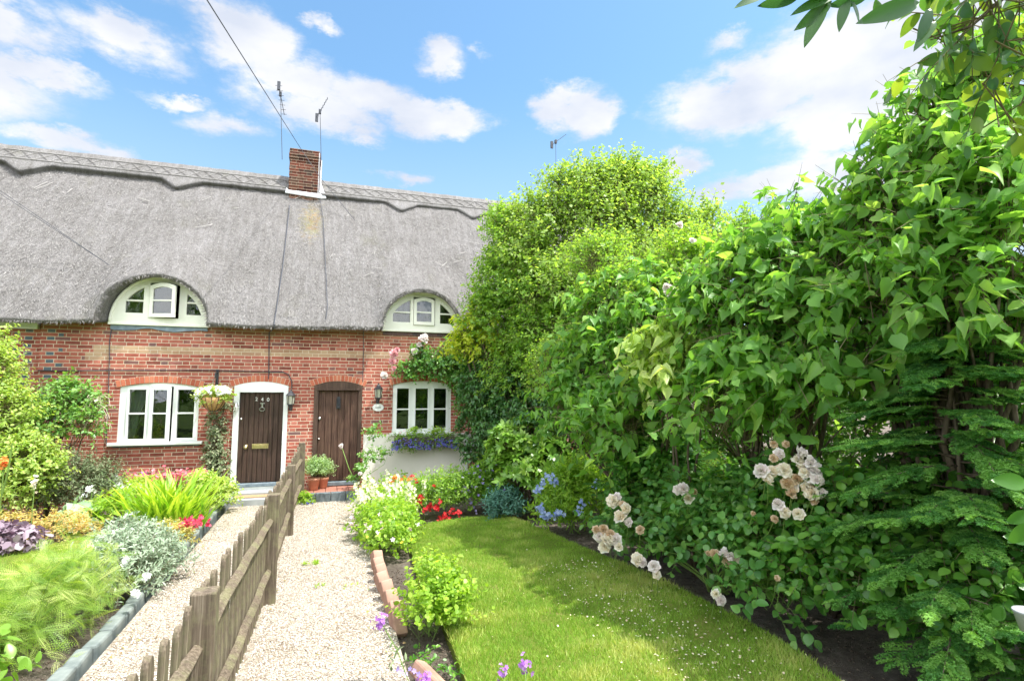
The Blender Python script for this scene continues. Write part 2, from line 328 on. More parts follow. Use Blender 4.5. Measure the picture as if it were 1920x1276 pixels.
def gravelmat():
    mt, nt, b, N, L = newmat('gravel'); tc = N('ShaderNodeTexCoord')
    v = N('ShaderNodeTexVoronoi'); v.inputs['Scale'].default_value = 105; L(tc.outputs['Object'], v.inputs['Vector'])
    wn = N('ShaderNodeSeparateColor'); L(v.outputs['Color'], wn.inputs[0])
    c = ramp(nt, wn.outputs[0], [(0, (.24, .18, .13)), (.2, (.44, .37, .28)), (.5, (.58, .51, .41)), (.8, (.70, .65, .57)), (1, (.40, .38, .35))])
    ed = ramp(nt, v.outputs['Distance'], [(.25, (1, 1, 1)), (.75, (.45, .42, .38))])
    mx = N('ShaderNodeMix'); mx.data_type = 'RGBA'; mx.blend_type = 'MULTIPLY'; mx.inputs[0].default_value = .8; L(c, mx.inputs[6]); L(ed, mx.inputs[7])
    m4 = N('ShaderNodeMix'); m4.data_type = 'RGBA'; m4.blend_type = 'MULTIPLY'; m4.inputs[0].default_value = 1; L(mx.outputs[2], m4.inputs[6]); L(ramp(nt, noise_tex(nt, 2.2, 7, .7), [(.34, (.70, .66, .60)), (.5, (1, 1, 1))]), m4.inputs[7])
    L(m4.outputs[2], b.inputs['Base Color']); b.inputs['Roughness'].default_value = .8
    iv = N('ShaderNodeMath'); iv.operation = 'SUBTRACT'; iv.inputs[0].default_value = 1; L(v.outputs['Distance'], iv.inputs[1]); bump(nt, b, iv.outputs[0], .9, .012)
gravelmat()
leafmat('pebble', [(.22, .16, .12), (.66, .59, .49), (.88, .85, .79)], 0, .7, .3)
def lawnmat():
    mt, nt, b, N, L = newmat('lawn'); n = noise_tex(nt, 3.2, 6, .6); n2 = noise_tex(nt, 120, 4, .8)
    c = ramp(nt, n, [(.35, (.17, .25, .04)), (.55, (.24, .29, .06)), (.7, (.34, .31, .12))])
    mx = N('ShaderNodeMix'); mx.data_type = 'RGBA'; mx.blend_type = 'MULTIPLY'; mx.inputs[0].default_value = .8; L(c, mx.inputs[6])
    L(ramp(nt, n2, [(.3, (.45, .42, .35)), (.7, (1.2, 1.2, 1.1))]), mx.inputs[7]); L(mx.outputs[2], b.inputs['Base Color'])
    b.inputs['Roughness'].default_value = .9; b.inputs['Specular IOR Level'].default_value = .1; bump(nt, b, n2, .9, .02)
lawnmat()
leafmat('grass', [(.16, .31, .035), (.27, .44, .06), (.48, .53, .17)], .4, .5, .25, (1.6, 1.5, .8))

# foliage palettes
leafmat('lilac_leaf', [(.075, .20, .04), (.16, .34, .065), (.33, .50, .13)], .46)
leafmat('small_bright', [(.14, .24, .045), (.22, .35, .07), (.38, .48, .15)], .46)
leafmat('small_mid', [(.08, .19, .03), (.16, .31, .045), (.30, .45, .08)], .45)
leafmat('dark_leaf', [(.05, .14, .022), (.09, .21, .035), (.17, .31, .055)], .3)
leafmat('gold_leaf', [(.26, .38, .03), (.42, .50, .05), (.55, .58, .10)], .42)
leafmat('ivy_leaf', [(.03, .10, .026), (.06, .17, .04), (.13, .28, .06)], .22, .35, .5)
leafmat('conifer_leaf', [(.04, .14, .03), (.09, .24, .045), (.22, .42, .09)], .3, .6, .25)
leafmat('rose_leaf', [(.05, .15, .035), (.10, .26, .055), (.22, .38, .09)], .32, .34, .5)
leafmat('rhodo_leaf', [(.10, .24, .03), (.18, .34, .045), (.30, .44, .07)], .32, .33, .5)
leafmat('fresh_leaf', [(.14, .28, .03), (.26, .42, .05), (.42, .55, .10)], .42)
leafmat('lime_leaf', [(.17, .29, .055), (.32, .45, .10), (.58, .65, .28)], .4)
leafmat('silver_leaf', [(.17, .25, .15), (.32, .41, .28), (.56, .62, .50)], .2, .7, .2, (1.2, 1.3, 1.0))
leafmat('grey_leaf', [(.08, .13, .055), (.17, .23, .11), (.36, .38, .24)], .2, .6, .3, (1.3, 1.3, 1.0))
leafmat('blue_leaf', [(.06, .17, .13), (.09, .22, .17), (.15, .29, .22)], .25, .6, .3, (1.2, 1.4, 1.1))
leafmat('fern_leaf', [(.12, .24, .04), (.26, .39, .07), (.60, .64, .28)], .42)
leafmat('heuchera_leaf', [(.16, .10, .14), (.30, .23, .28), (.46, .39, .44)], .2, .5, .4, (1.2, .9, 1.1))
leafmat('hosta_leaf', [(.16, .34, .16), (.40, .55, .36), (.78, .82, .70)], .3)
leafmat('peach_leaf', [(.34, .36, .10), (.50, .42, .18), (.60, .34, .18)], .35)
leafmat('cover_leaf', [(.04, .14, .022), (.09, .24, .035), (.20, .38, .055)], .38, .36, .5)
leafmat('branch_leaf', [(.03, .10, .04), (.07, .17, .04), (.36, .48, .05)], .35, .35, .5)
leafmat('lav_leaf', [(.20, .34, .14), (.30, .44, .20), (.42, .55, .30)], .3)
petalmat('rose_cream', [(.86, .74, .56), (.90, .85, .72), (.91, .89, .83)])
petalmat('rose_brown', [(.55, .38, .22), (.70, .54, .36), (.80, .70, .54)])
petalmat('rose_white', [(.84, .74, .72), (.87, .81, .78), (.88, .85, .82)])
petalmat('rose_pink', [(.80, .36, .40), (.82, .48, .50), (.84, .60, .62)])
petalmat('petal_red', [(.42, .01, .015), (.58, .02, .03), (.68, .06, .06)])
petalmat('petal_crimson', [(.55, .02, .07), (.68, .05, .12), (.74, .16, .22)])
petalmat('petal_pinkred', [(.60, .10, .14), (.74, .22, .26), (.82, .45, .48)])
petalmat('petal_orange', [(.78, .16, .03), (.82, .26, .05), (.82, .36, .10)])
petalmat('petal_white', [(.76, .78, .80), (.84, .85, .85), (.86, .86, .82)])
petalmat('petal_ivory', [(.78, .78, .40), (.82, .82, .58), (.84, .84, .72)])
petalmat('petal_blue', [(.10, .10, .48), (.16, .16, .58), (.30, .26, .66)])
petalmat('petal_violet', [(.30, .24, .62), (.40, .33, .68), (.54, .46, .74)])
petalmat('petal_paleblue', [(.26, .34, .70), (.36, .46, .76), (.52, .60, .82)])
petalmat('petal_purple', [(.32, .10, .50), (.44, .18, .60), (.60, .36, .72)])
petalmat('petal_pink', [(.76, .48, .56), (.82, .62, .68), (.84, .74, .78)])
petalmat('petal_yellow', [(.72, .58, .04), (.80, .68, .08), (.82, .74, .16)])

# ------------------------------------------------------------------ object helpers
ORG = {}
def thing(name, label, cat, loc=(0, 0, 0), group=None, kind=None):
    o = bpy.data.objects.new(name, None); col.objects.link(o); o.location = loc; o.empty_display_size = .1
    ORG[o.name] = Vector(loc); tag(o, label, cat, group, kind); return o
def tag(o, label=None, cat=None, group=None, kind=None):
    if label: o['label'] = label
    if cat: o['category'] = cat
    if group: o['group'] = group
    if kind: o['kind'] = kind
    return o
def root_loc(parent):
    p = parent
    while p is not None and p.name not in ORG: p = p.parent
    return ORG[p.name] if p is not None else Vector((0, 0, 0))
def link_mesh(me, name, mat, parent=None, smooth=False):
    if mat: me.materials.append(MATS[mat] if isinstance(mat, str) else mat)
    if smooth: me.polygons.foreach_set('use_smooth', np.ones(len(me.polygons), dtype=bool))
    o = bpy.data.objects.new(name, me); col.objects.link(o)
    if parent: o.parent = parent
    return o
def tri_mesh(name, V, F, rnd=None, mat=None, parent=None, smooth=False):
    """fast path: V (n,3), F (m,3 or 4), rnd one value per vertex"""
    me = bpy.data.meshes.new(name); off = np.array(root_loc(parent)) if parent else np.zeros(3)
    V = (np.asarray(V, dtype=np.float64)-off).astype(np.float32); F = np.asarray(F, dtype=np.int32); k = F.shape[1]
    me.vertices.add(len(V)); me.vertices.foreach_set('co', V.ravel())
    me.loops.add(F.size); me.loops.foreach_set('vertex_index', F.ravel())
    me.polygons.add(len(F)); me.polygons.foreach_set('loop_start', np.arange(0, F.size, k, dtype=np.int32))
    me.update(calc_edges=True)
    if rnd is not None:
        a = me.attributes.new('rnd', 'FLOAT', 'POINT'); a.data.foreach_set('value', np.asarray(rnd, dtype=np.float32))
    return link_mesh(me, name, mat, parent, smooth)

class MB:
    def __init__(s): s.V = []; s.F = []; s.R = []
    def add(s, vs, fs, r=.5):
        n = len(s.V); s.V += [tuple(map(float, v)) for v in vs]; s.F += [tuple(i+n for i in f) for f in fs]; s.R += [r]*len(vs); return s
    def box(s, x0, x1, y0, y1, z0, z1, r=.5):
        v = [(x0,y0,z0),(x1,y0,z0),(x1,y1,z0),(x0,y1,z0),(x0,y0,z1),(x1,y0,z1),(x1,y1,z1),(x0,y1,z1)]
        return s.add(v, [(0,3,2,1),(4,5,6,7),(0,1,5,4),(1,2,6,5),(2,3,7,6),(3,0,4,7)], r)
    def tube(s, pts, rad, n=8, cap=True, r=.5):
        pts = [Vector(p) for p in pts]; k = len(pts)
        if isinstance(rad, (int, float)): rad = [rad]*k
        vs = []; prev = None
        for i, p in enumerate(pts):
            t = (pts[min(i+1, k-1)]-pts[max(i-1, 0)]).normalized()
            a = prev if prev is not None else (Vector((0, 0, 1)) if abs(t.z) < .9 else Vector((1, 0, 0)))
            u = (a-t*a.dot(t)).normalized(); prev = u; w = t.cross(u)
            for j in range(n):
                an = 2*math.pi*j/n; vs.append(p+(u*math.cos(an)+w*math.sin(an))*rad[i])
        fs = [(i*n+j, i*n+(j+1) % n, (i+1)*n+(j+1) % n, (i+1)*n+j) for i in range(k-1) for j in range(n)]
        if cap: fs += [tuple(range(n-1, -1, -1)), tuple((k-1)*n+j for j in range(n))]
        return s.add(vs, fs, r)
    def lathe(s, prof, c, n=20, sx=1, sy=1, r=.5):
        vs = [(c[0]+p*math.cos(2*math.pi*j/n)*sx, c[1]+p*math.sin(2*math.pi*j/n)*sy, c[2]+z) for p, z in prof for j in range(n)]
        k = len(prof); fs = [(i*n+j, i*n+(j+1) % n, (i+1)*n+(j+1) % n, (i+1)*n+j) for i in range(k-1) for j in range(n)]
        fs += [tuple(range(n-1, -1, -1)), tuple((k-1)*n+j for j in range(n))]
        return s.add(vs, fs, r)
    def prism(s, poly, y0, y1, r=.5):
        """polygon in x,z extruded along y"""
        n = len(poly); vs = [(x, y0, z) for x, z in poly]+[(x, y1, z) for x, z in poly]
        return s.add(vs, [tuple(range(n)), tuple(range(2*n-1, n-1, -1))]+[(i, i+n, (i+1) % n+n, (i+1) % n) for i in range(n)], r)
    def xform(s, M, start=0):
        for i in range(start, len(s.V)): s.V[i] = tuple(M @ Vector(s.V[i]))
        return s
    def build(s, name, mat, parent=None, smooth=False, bevel=0, seg=1):
        off = root_loc(parent) if parent else Vector((0, 0, 0))
        me = bpy.data.meshes.new(name); me.from_pydata([tuple(Vector(v)-off) for v in s.V], [], s.F); me.update()
        a = me.attributes.new('rnd', 'FLOAT', 'POINT'); a.data.foreach_set('value', np.array(s.R, dtype=np.float32))
        o = link_mesh(me, name, mat, parent, smooth)
        if bevel:
            b = o.modifiers.new('bevel', 'BEVEL'); b.width = bevel; b.segments = seg; b.limit_method = 'ANGLE'; b.angle_limit = math.radians(40)
        return o

def plate(mb, x0, x1, bot, top, ops, y0, y1, step=.08, extra=()):
    """A slab in the x,z plane between y0 (front) and y1, with openings. ops: (xa, xb, bot, top), each a number or a function of x.
    Openings get reveals; the outer rim is closed too."""
    fn = lambda f: f if callable(f) else (lambda x, f=f: f)
    bot, top = fn(bot), fn(top); O = [(a, b, fn(c), fn(d)) for a, b, c, d in ops]
    xs = {x0, x1}; n = max(1, int((x1-x0)/step))
    curved = any(callable(c) or callable(d) for _, _, c, d in ops) or True
    for i in range(n+1): xs.add(x0+(x1-x0)*i/n)
    for a, b, _, _ in O: xs |= {a, b}
    for e in extra: xs.add(e)
    xs = sorted(x for x in xs if x0-1e-9 <= x <= x1+1e-9)
    xs2 = [xs[0]]
    for x in xs[1:]:
        if x-xs2[-1] > 1e-5: xs2.append(x)
    xs = xs2
    def q(a, b, c, d): mb.add([a, b, c, d], [(0, 1, 2, 3)])
    for xa, xb in zip(xs[:-1], xs[1:]):
        xm = (xa+xb)/2
        cov = sorted([o for o in O if o[0] <= xm <= o[1]], key=lambda o: o[2](xm))
        e = [(bot(xa), bot(xb))]
        for o in cov:
            e.append((o[2](xa), o[2](xb))); e.append((o[3](xa), o[3](xb)))
        e.append((top(xa), top(xb)))
        for i in range(0, len(e)-1, 2):
            (a0, b0), (a1, b1) = e[i], e[i+1]
            if a1-a0 < 1e-4 and b1-b0 < 1e-4: continue
            q((xa, y0, a0), (xb, y0, b0), (xb, y0, b1), (xa, y0, a1))
            q((xb, y1, b0), (xa, y1, a0), (xa, y1, a1), (xb, y1, b1))
        for i, (a, b) in enumerate(e):
            if i % 2 == 0: q((xa, y1, a), (xb, y1, b), (xb, y0, b), (xa, y0, a))       # faces down
            else: q((xa, y0, a), (xb, y0, b), (xb, y1, b), (xa, y1, a))
    for o in O:
        for x, sgn in ((o[0], 1), (o[1], -1)):
            a, b = o[2](x), o[3](x)
            if b-a > 1e-4:
                q(*(((x, y0, a), (x, y0, b), (x, y1, b), (x, y1, a)) if sgn > 0 else ((x, y1, a), (x, y1, b), (x, y0, b), (x, y0, a))))
    for x, sgn in ((x0, -1), (x1, 1)):
        a, b = bot(x), top(x)
        if b-a > 1e-4:
            q(*(((x, y1, a), (x, y1, b), (x, y0, b), (x, y0, a)) if sgn < 0 else ((x, y0, a), (x, y0, b), (x, y1, b), (x, y1, a))))
    return mb
def arc_top(xc, hw, zs, rise):
    if rise <= 0: return lambda x: zs
    R = (hw*hw+rise*rise)/(2*rise)
    return lambda x: zs-(R-rise)+math.sqrt(max(0, R*R-(x-xc)**2))

# ------------------------------------------------------------------ leaves
def T(verts, tris): return np.array(verts, dtype=float), np.array(tris, dtype=np.int32)
TPL = {
 'small': T([(0,0,0),(-.32,.45,.08),(.32,.45,.08),(0,1,-.06)], [(0,3,1),(0,2,3)]),
 'oval': T([(0,0,0),(0,.5,-.05),(-.27,.3,.05),(.27,.3,.05),(-.25,.68,.02),(.25,.68,.02),(0,1,-.14)],
           [(0,1,2),(0,3,1),(2,1,4),(3,5,1),(4,1,6),(1,5,6)]),
 'round': T([(0,0,0),(0,.5,-.04),(-.36,.28,.06),(.36,.28,.06),(-.34,.72,.03),(.34,.72,.03),(0,1,-.10)],
           [(0,1,2),(0,3,1),(2,1,4),(3,5,1),(4,1,6),(1,5,6)]),
 'heart': T([(0,.06,0),(0,.4,-.05),(0,.75,-.12),(0,1.05,-.26),(-.2,-.06,.06),(-.42,.2,.14),(-.36,.5,.08),(-.17,.78,-.03),(.2,-.06,.06),(.42,.2,.14),(.36,.5,.08),(.17,.78,-.03)],
           [(0,5,4),(0,1,5),(1,6,5),(1,2,6),(2,7,6),(2,3,7),(0,8,9),(0,9,1),(1,9,10),(1,10,2),(2,10,11),(2,11,3)]),
 'long': T([(0,0,0),(-.13,.35,.04),(.13,.35,.04),(-.12,.65,0),(.12,.65,0),(0,1,-.14)], [(0,2,1),(1,2,4),(1,4,3),(3,4,5)]),
 'needle': T([(-.05,0,0),(.05,0,0),(0,1,0)], [(0,1,2)]),
 'blade': T([(-.03,0,0),(.03,0,0),(-.025,.45,.02),(.025,.45,.02),(0,1,.14)], [(0,1,3),(0,3,2),(2,3,4)]),
 'sword': T([(-.022,0,0),(.022,0,0),(-.026,.4,.04),(.026,.4,.04),(-.02,.72,.16),(.02,.72,.16),(0,1,.36)], [(0,1,3),(0,3,2),(2,3,5),(2,5,4),(4,5,6)]),
 'pebble': T([(.5,0,0),(-.5,0,0),(0,.42,0),(0,-.42,0),(0,0,.3),(0,0,-.3)], [(0,2,4),(2,1,4),(1,3,4),(3,0,4),(2,0,5),(1,2,5),(3,1,5),(0,3,5)]),
}
def _frond(n, w, sub=0, droop=.25, tip=1.0):
    V, F = [], []
    def tri(a, b, c): i = len(V); V.extend([a, b, c]); F.append((i, i+1, i+2))
    tri((-.008, 0, 0), (.008, 0, 0), (0, 1, -droop))
    for i in range(n):
        t = .10+.86*i/n; ln = w*math.sin(math.pi*min(1, (t*.9+.12)))**.8*(1-.35*t); z = -droop*t*t
        for sg in (-1, 1):
            dx, dy = sg*ln*.86, ln*.52; h = .34/n
            if not sub: tri((0, t-h, z), (0, t+h, z), (dx, t+dy, z-.10*ln)) if sg < 0 else tri((0, t+h, z), (0, t-h, z), (dx, t+dy, z-.1*ln))
            else:
                tri((0, t-.006, z), (0, t+.006, z), (dx, t+dy, z-.12*ln))
                for j in range(sub):
                    u = (j+.6)/sub; bx, by = dx*u, t+dy*u; l2 = ln*.5*(1-.55*u)
                    for s2 in (-1, 1):
                        ang = math.atan2(dy, dx)+s2*.5; ex, ey = bx+l2*math.cos(ang), by+l2*math.sin(ang); nx, ny = -math.sin(ang)*l2*.14, math.cos(ang)*l2*.14
                        tri((bx-nx, by-ny, z-.12*ln*u), (bx+nx, by+ny, z-.12*ln*u), (ex, ey, z-.12*ln*u-.1*l2))
    return T(V, F)
def _hires(w, n, bend, fold=.06, base=.08):
    V, F = [], []
    for i in range(n+1):
        t = i/n; h = w*(math.sin(math.pi*t**.85)**.8 if 0 < t < 1 else .0); z = -bend*t*t
        V += [(-h, t, z+fold*h*4), (0, t, z), (h, t, z+fold*h*4)]
    for i in range(n):
        a = i*3; F += [(a, a+1, a+4), (a, a+4, a+3), (a+1, a+2, a+5), (a+1, a+5, a+4)]
    return T(V, F)
def _warp(tp, sx=1, fold=1, curl=0, twist=0):
    V, F = TPL[tp]; V = V.copy(); V[:, 0] *= sx; V[:, 2] *= fold; V[:, 2] -= curl*V[:, 1]**2; a = twist*V[:, 1]; x, z = V[:, 0].copy(), V[:, 2].copy(); V[:, 0] = x*np.cos(a)-z*np.sin(a); V[:, 2] = x*np.sin(a)+z*np.cos(a); return V, F
for _t, _w in (('heart', ((.8, 1.8, .1, .5), (1.08, .4, -.12, -.3), (.9, 2.4, .3, .2))), ('round', ((.8, 1.8, .15, .5), (1.1, .5, -.1, -.4))), ('oval', ((.75, 2, .2, .5), (1.2, .5, -.1, -.4))), ('small', ((.8, 1.6, .2, .6), (1.3, .3, -.1, -.5))), ('long', ((.8, 1.5, .25, .5), (1.2, .5, -.05, -.4)))):
    for _i, _a in enumerate(_w): TPL['%s_%d' % (_t, _i)] = _warp(_t, *_a)
VARI = {'heart': ['heart', 'heart_0', 'heart_1', 'heart_2'], 'round': ['round', 'round_0', 'round_1'], 'oval': ['oval', 'oval_0', 'oval_1'], 'small': ['small', 'small_0', 'small_1'], 'long': ['long', 'long_0', 'long_1']}
TPL['round_hi'] = _hires(.36, 6, .14)
TPL['oval_hi'] = _hires(.27, 9, .18); TPL['long_hi'] = _hires(.15, 9, .16)
TPL['fern'] = _frond(13, .34, 0)
TPL['feather'] = _frond(13, .24, 2, .32)
TPL['spray'] = _frond(10, .25, 3, .22)
def _flower(n, w, cup=.1):
    V, F = [(0, 0, 0)], []
    for i in range(n):
        a = 2*math.pi*i/n; h = math.pi/n*w; i0 = len(V)
        V += [(.55*math.cos(a-h), .55*math.sin(a-h), cup*.5), (.55*math.cos(a+h), .55*math.sin(a+h), cup*.5), (math.cos(a-h*.45)*1, math.sin(a-h*.45), cup), (math.cos(a+h*.45), math.sin(a+h*.45), cup)]
        F += [(0, i0, i0+1), (i0, i0+2, i0+3), (i0, i0+3, i0+1)]
    return T(np.array(V)*.5, F)
TPL['flower'] = _flower(5, .95, .25)
def _bloom(seed, n=4):
    """ruffled double rose: rings of cupped petals"""
    r = random.Random(seed); V, F = [], []
    for ring, (cnt, rad, lift, sz) in enumerate(((6, .30, -.02, .42), (6, .22, .10, .36), (5, .13, .18, .28), (4, .05, .22, .2))):
        for i in range(cnt):
            a = 2*math.pi*(i+.5*(ring % 2))/cnt+r.uniform(-.25, .25); ca, sa = math.cos(a), math.sin(a); b = len(V); tl = r.uniform(.8, 1.2)
            for v in range(3):
                for u in range(3):
                    uu = (u-1)*sz*(1-.15*(v == 2)*abs(u-1)-.35*(v == 0)); out = rad*.3+sz*.62*v/2*(1-ring*.12)+rad*.6*v/2; zz = lift-.12+.16*v*tl*(.45+ring*.3)-.05*(v == 2)*(ring == 0)-.08*abs(u-1)*(ring < 2)+r.uniform(-.02, .02)
                    V.append((ca*out-sa*uu, sa*out+ca*uu, zz))
            for v in range(2):
                for u in range(2):
                    i0 = b+v*3+u; F += [(i0, i0+1, i0+4), (i0, i0+4, i0+3)]
    return T(V, F)
BLOOMS = [_bloom(i) for i in range(4)]

def nrmz(a): return a/np.maximum(1e-9, np.linalg.norm(a, axis=-1, keepdims=True))
def scatter(tpl, P, A, Nn, S, rng):
    """place a template: A = direction the leaf points, Nn = its upper side. returns V,F,rnd"""
    tv, tf = TPL[tpl] if isinstance(tpl, str) else tpl
    A = nrmz(A); Nn = nrmz(Nn-A*np.sum(A*Nn, -1, keepdims=True)); X = np.cross(A, Nn)
    V = P[:, None, :]+S[:, None, None]*(X[:, None, :]*tv[None, :, 0:1]+A[:, None, :]*tv[None, :, 1:2]+Nn[:, None, :]*tv[None, :, 2:3])
    n, k = len(P), len(tv); F = (tf[None]+(np.arange(n)*k)[:, None, None]).reshape(-1, 3)
    return V.reshape(-1, 3), F
def merge(parts):
    Vs, Fs, Rs, o = [], [], [], 0
    for V, F, R in parts: Vs.append(V); Fs.append(F+o); Rs.append(R); o += len(V)
    return np.concatenate(Vs), np.concatenate(Fs), np.concatenate(Rs)
def runit(rng, n): return nrmz(rng.normal(size=(n, 3)))
Z = np.array([0, 0, 1.0])
def shoots(blobs, n, k, L, rng, up=.4, droop=.3, surf=.55, spread=.6, zmin=-.6, facing=None, weight=None):
    """n leafy shoots spread over ellipsoids (c, (rx,ry,rz)); k leaves along each. -> base, dir, L and leaf pos, axis, normal"""
    C = np.array([b[0] for b in blobs], dtype=float); Rr = np.array([b[1] for b in blobs], dtype=float)
    w = (Rr[:, 0]*Rr[:, 2]+Rr[:, 0]*Rr[:, 1])**.9; w /= w.sum(); bi = rng.choice(len(blobs), n, p=w)
    d = runit(rng, n); bad = d[:, 2] < zmin; d[bad, 2] *= -1
    rad = surf+(1-surf)*np.sqrt(rng.random(n)); rad *= (1+.10*rng.normal(size=n))
    base = C[bi]+d*Rr[bi]*rad[:, None]*.88
    base[:, 2] = np.maximum(base[:, 2], .03)
    dirn = nrmz(nrmz(d*Rr[bi].mean(1, keepdims=True)/Rr[bi])+Z*up+spread*rng.normal(size=(n, 3))*.6)
    Ls = L*(.6+.8*rng.random(n)); t = (np.arange(k)+.6)/k
    pos = base[:, None]+dirn[:, None]*(Ls[:, None]*t)[..., None]; pos[..., 2] -= droop*.5*Ls[:, None]*t**2
    perp = nrmz(np.cross(dirn, Z+.3*rng.normal(size=(n, 3)))); q = np.cross(dirn, perp)
    ang = (np.arange(k)*2.4)[None]+rng.random(n)[:, None]*6.28
    side = perp[:, None]*np.cos(ang)[..., None]+q[:, None]*np.sin(ang)[..., None]
    ax = nrmz(side*.85+dirn[:, None]*.55-Z*droop+.25*rng.normal(size=side.shape))
    nn = nrmz(Z*.75+.35*d[:, None]+.45*rng.normal(size=side.shape)+dirn[:, None]*.2)
    return base, dirn, Ls, pos.reshape(-1, 3), ax.reshape(-1, 3), nn.reshape(-1, 3)
def foliage(parent, name, mat, tpl, blobs, n, k, L, size, seed, up=.4, droop=.3, surf=.55, spread=.6, zmin=-.6, var=.35, rbias=0.0, inner=True, floor=.02, shootvar=.35):
    rng = np.random.default_rng(seed)
    base, dr, Ls, P, A, Nn = shoots(blobs, n, k, L, rng, up, droop, surf, spread, zmin)
    S = size*(1-var+2*var*rng.random(len(P)))
    ok = P[:, 2] > floor; P, A, Nn, S = P[ok], A[ok], Nn[ok], S[ok]
    sh = np.repeat(rng.random(n), k)[ok]
    r = np.clip(shootvar*sh+(1-shootvar)*rng.random(len(P))+rbias, 0, 1)
    tl = VARI.get(tpl, [tpl]) if isinstance(tpl, str) else [tpl]; pick = rng.integers(0, len(tl), len(P)); parts = []
    for i, tp in enumerate(tl):
        q = pick == i
        if not q.any(): continue
        V, F = scatter(tp, P[q], A[q], Nn[q], S[q], rng); kk = len((TPL[tp] if isinstance(tp, str) else tp)[0]); parts.append((V, F, np.repeat(r[q], kk)))
    V, F, Rn = merge(parts); V[:, 2] = np.maximum(V[:, 2], floor*.5)
    return tri_mesh(name, V, F, Rn, mat, parent), (base, dr, Ls)
def twigs(parent, sh, mat='twig', r=.003, ext=.25, droop=.3, frac=1.0, name='twigs'):
    base, dr, Ls = sh; n = int(len(base)*frac); base, dr, Ls = base[:n], dr[:n], Ls[:n]
    u = nrmz(np.cross(dr, np.array([.3, .2, 1.0]))); w = np.cross(dr, u)
    t = np.array([-ext, .5, 1.0]); rr = np.array([1, .7, .3])*r
    C = base[:, None]+dr[:, None]*(Ls[:, None]*t)[..., None]; C[..., 2] -= droop*.5*Ls[:, None]*np.maximum(t, 0)**2
    an = np.arange(3)*2.0944
    ring = (u[:, None, None]*np.cos(an)[None, None, :, None]+w[:, None, None]*np.sin(an)[None, None, :, None])*rr[None, :, None, None]
    V = (C[:, :, None]+ring).reshape(-1, 3); F = []
    for i in range(2):
        for j in range(3): F.append((i*3+j, i*3+(j+1) % 3, (i+1)*3+(j+1) % 3, (i+1)*3+j))
    F = (np.array(F)[None]+(np.arange(n)*9)[:, None, None]).reshape(-1, 4)
    return tri_mesh(name, V, F, None, mat, parent)
def stems(parent, base, blobs, name='branches', mat='bark', r0=.02, r1=.005, seed=1, n=None, wob=.08, per=1):
    rng = random.Random(seed); mb = MB(); b = Vector(base)
    for bl in blobs:
        for _ in range(per):
            c = Vector(bl[0])+Vector([rng.uniform(-.5, .5)*q for q in bl[1]])
            s = b+Vector((rng.uniform(-.08, .08), rng.uniform(-.08, .08), 0)); L = (c-s).length; pts = []
            for i in range(7):
                t = i/6; p = s.lerp(c, t); p.z = s.z+(c.z-s.z)*(t**.85)
                p += Vector((rng.uniform(-1, 1), rng.uniform(-1, 1), rng.uniform(-.5, .5)))*wob*L*.3*math.sin(math.pi*t); pts.append(p)
            mb.tube(pts, [r0+(r1-r0)*i/6 for i in range(7)], 6)
            for _ in range(4):
                i = rng.randint(3, 6); q = pts[i]; e = Vector(bl[0])+Vector([rng.uniform(-.9, .9)*v for v in bl[1]])
                mb.tube([q, q.lerp(e, .5)+Vector((0, 0, .03)), e], [r1*1.3, r1, r1*.4], 5)
    return mb.build(name, mat, parent, True)
def B(px, py, dep, rx, rz=None, rd=None):
    """ellipsoid from where it stands in the view: centre, radii in picture pixels -> metres"""
    c = at(px, py, dep); k = dep/FPX; rz = rx if rz is None else rz
    return (c, (rx*k, (rd if rd else rx*k), rz*k))
def flowers(parent, name, mat, P, size, seed, tpl='flower', face=None, jit=.5, rb=0, var=.25):
    rng = np.random.default_rng(seed); P = np.asarray(P, dtype=float); n = len(P)
    f = np.array(face if face is not None else (-.1, -.75, .6)); Nn = nrmz(f+jit*rng.normal(size=(n, 3))); A = nrmz(np.cross(Nn, runit(rng, n)))
    V, F = scatter(tpl, P, A, Nn, size*(1-var+2*var*rng.random(n)), rng); kk = len((TPL[tpl] if isinstance(tpl, str) else tpl)[0])
    o = tri_mesh(name, V, F, np.repeat(np.clip(rng.random(n)+rb, 0, 1), kk), mat, parent)
    if n > 24: o['kind'] = 'stuff'
    return o
def surf_pts(blobs, n, seed, zmin=-.1, out=1.02, front=True):
    rng = np.random.default_rng(seed); C = np.array([b[0] for b in blobs], dtype=float); Rr = np.array([b[1] for b in blobs], dtype=float)
    res = []
    while len(res) < n:
        i = rng.integers(len(blobs)); d = runit(rng, 1)[0]
        if d[2] < zmin or (front and d[1] > .35): continue
        p = C[i]+d*Rr[i]*out*(1+.08*rng.normal())
        if any((((p-C[j])/Rr[j])**2).sum() < .8 for j in range(len(blobs)) if j != i): continue
        if p[2] > .04: res.append(p)
    return np.array(res)

exec_order = []
# ================================================================== SETTING: ground, path, lawns
def sheet(name, poly, z, mat, kind='structure'):
    mb = MB(); mb.add([(x, y, z) for x, y in poly], [tuple(range(len(poly)))]); o = mb.build(name, mat)
    o.data.polygons[0].flip() if o.data.polygons[0].normal.z < 0 else None
    return tag(o, kind=kind)
g = MB(); G = 48
def gz(x, y):
    return -.004+.02*noise.noise(Vector((x*1.3, y*1.3, 0)))*(1 if abs(x) < 12 else 0)-.03
gx = sorted(set([-400, -150, -60, -25]+[-12+.4*i for i in range(61)]+[25, 60, 150, 400])); gy = sorted(set([-400, -150, -60, -25]+[-13+.4*i for i in range(60)]+[25, 60, 150, 400]))
g.add([(x, y, gz(x, y)) for y in gy for x in gx], [(j*len(gx)+i, j*len(gx)+i+1, (j+1)*len(gx)+i+1, (j+1)*len(gx)+i) for j in range(len(gy)-1) for i in range(len(gx)-1)])
tag(g.build('ground', 'soil', None, True), kind='structure')
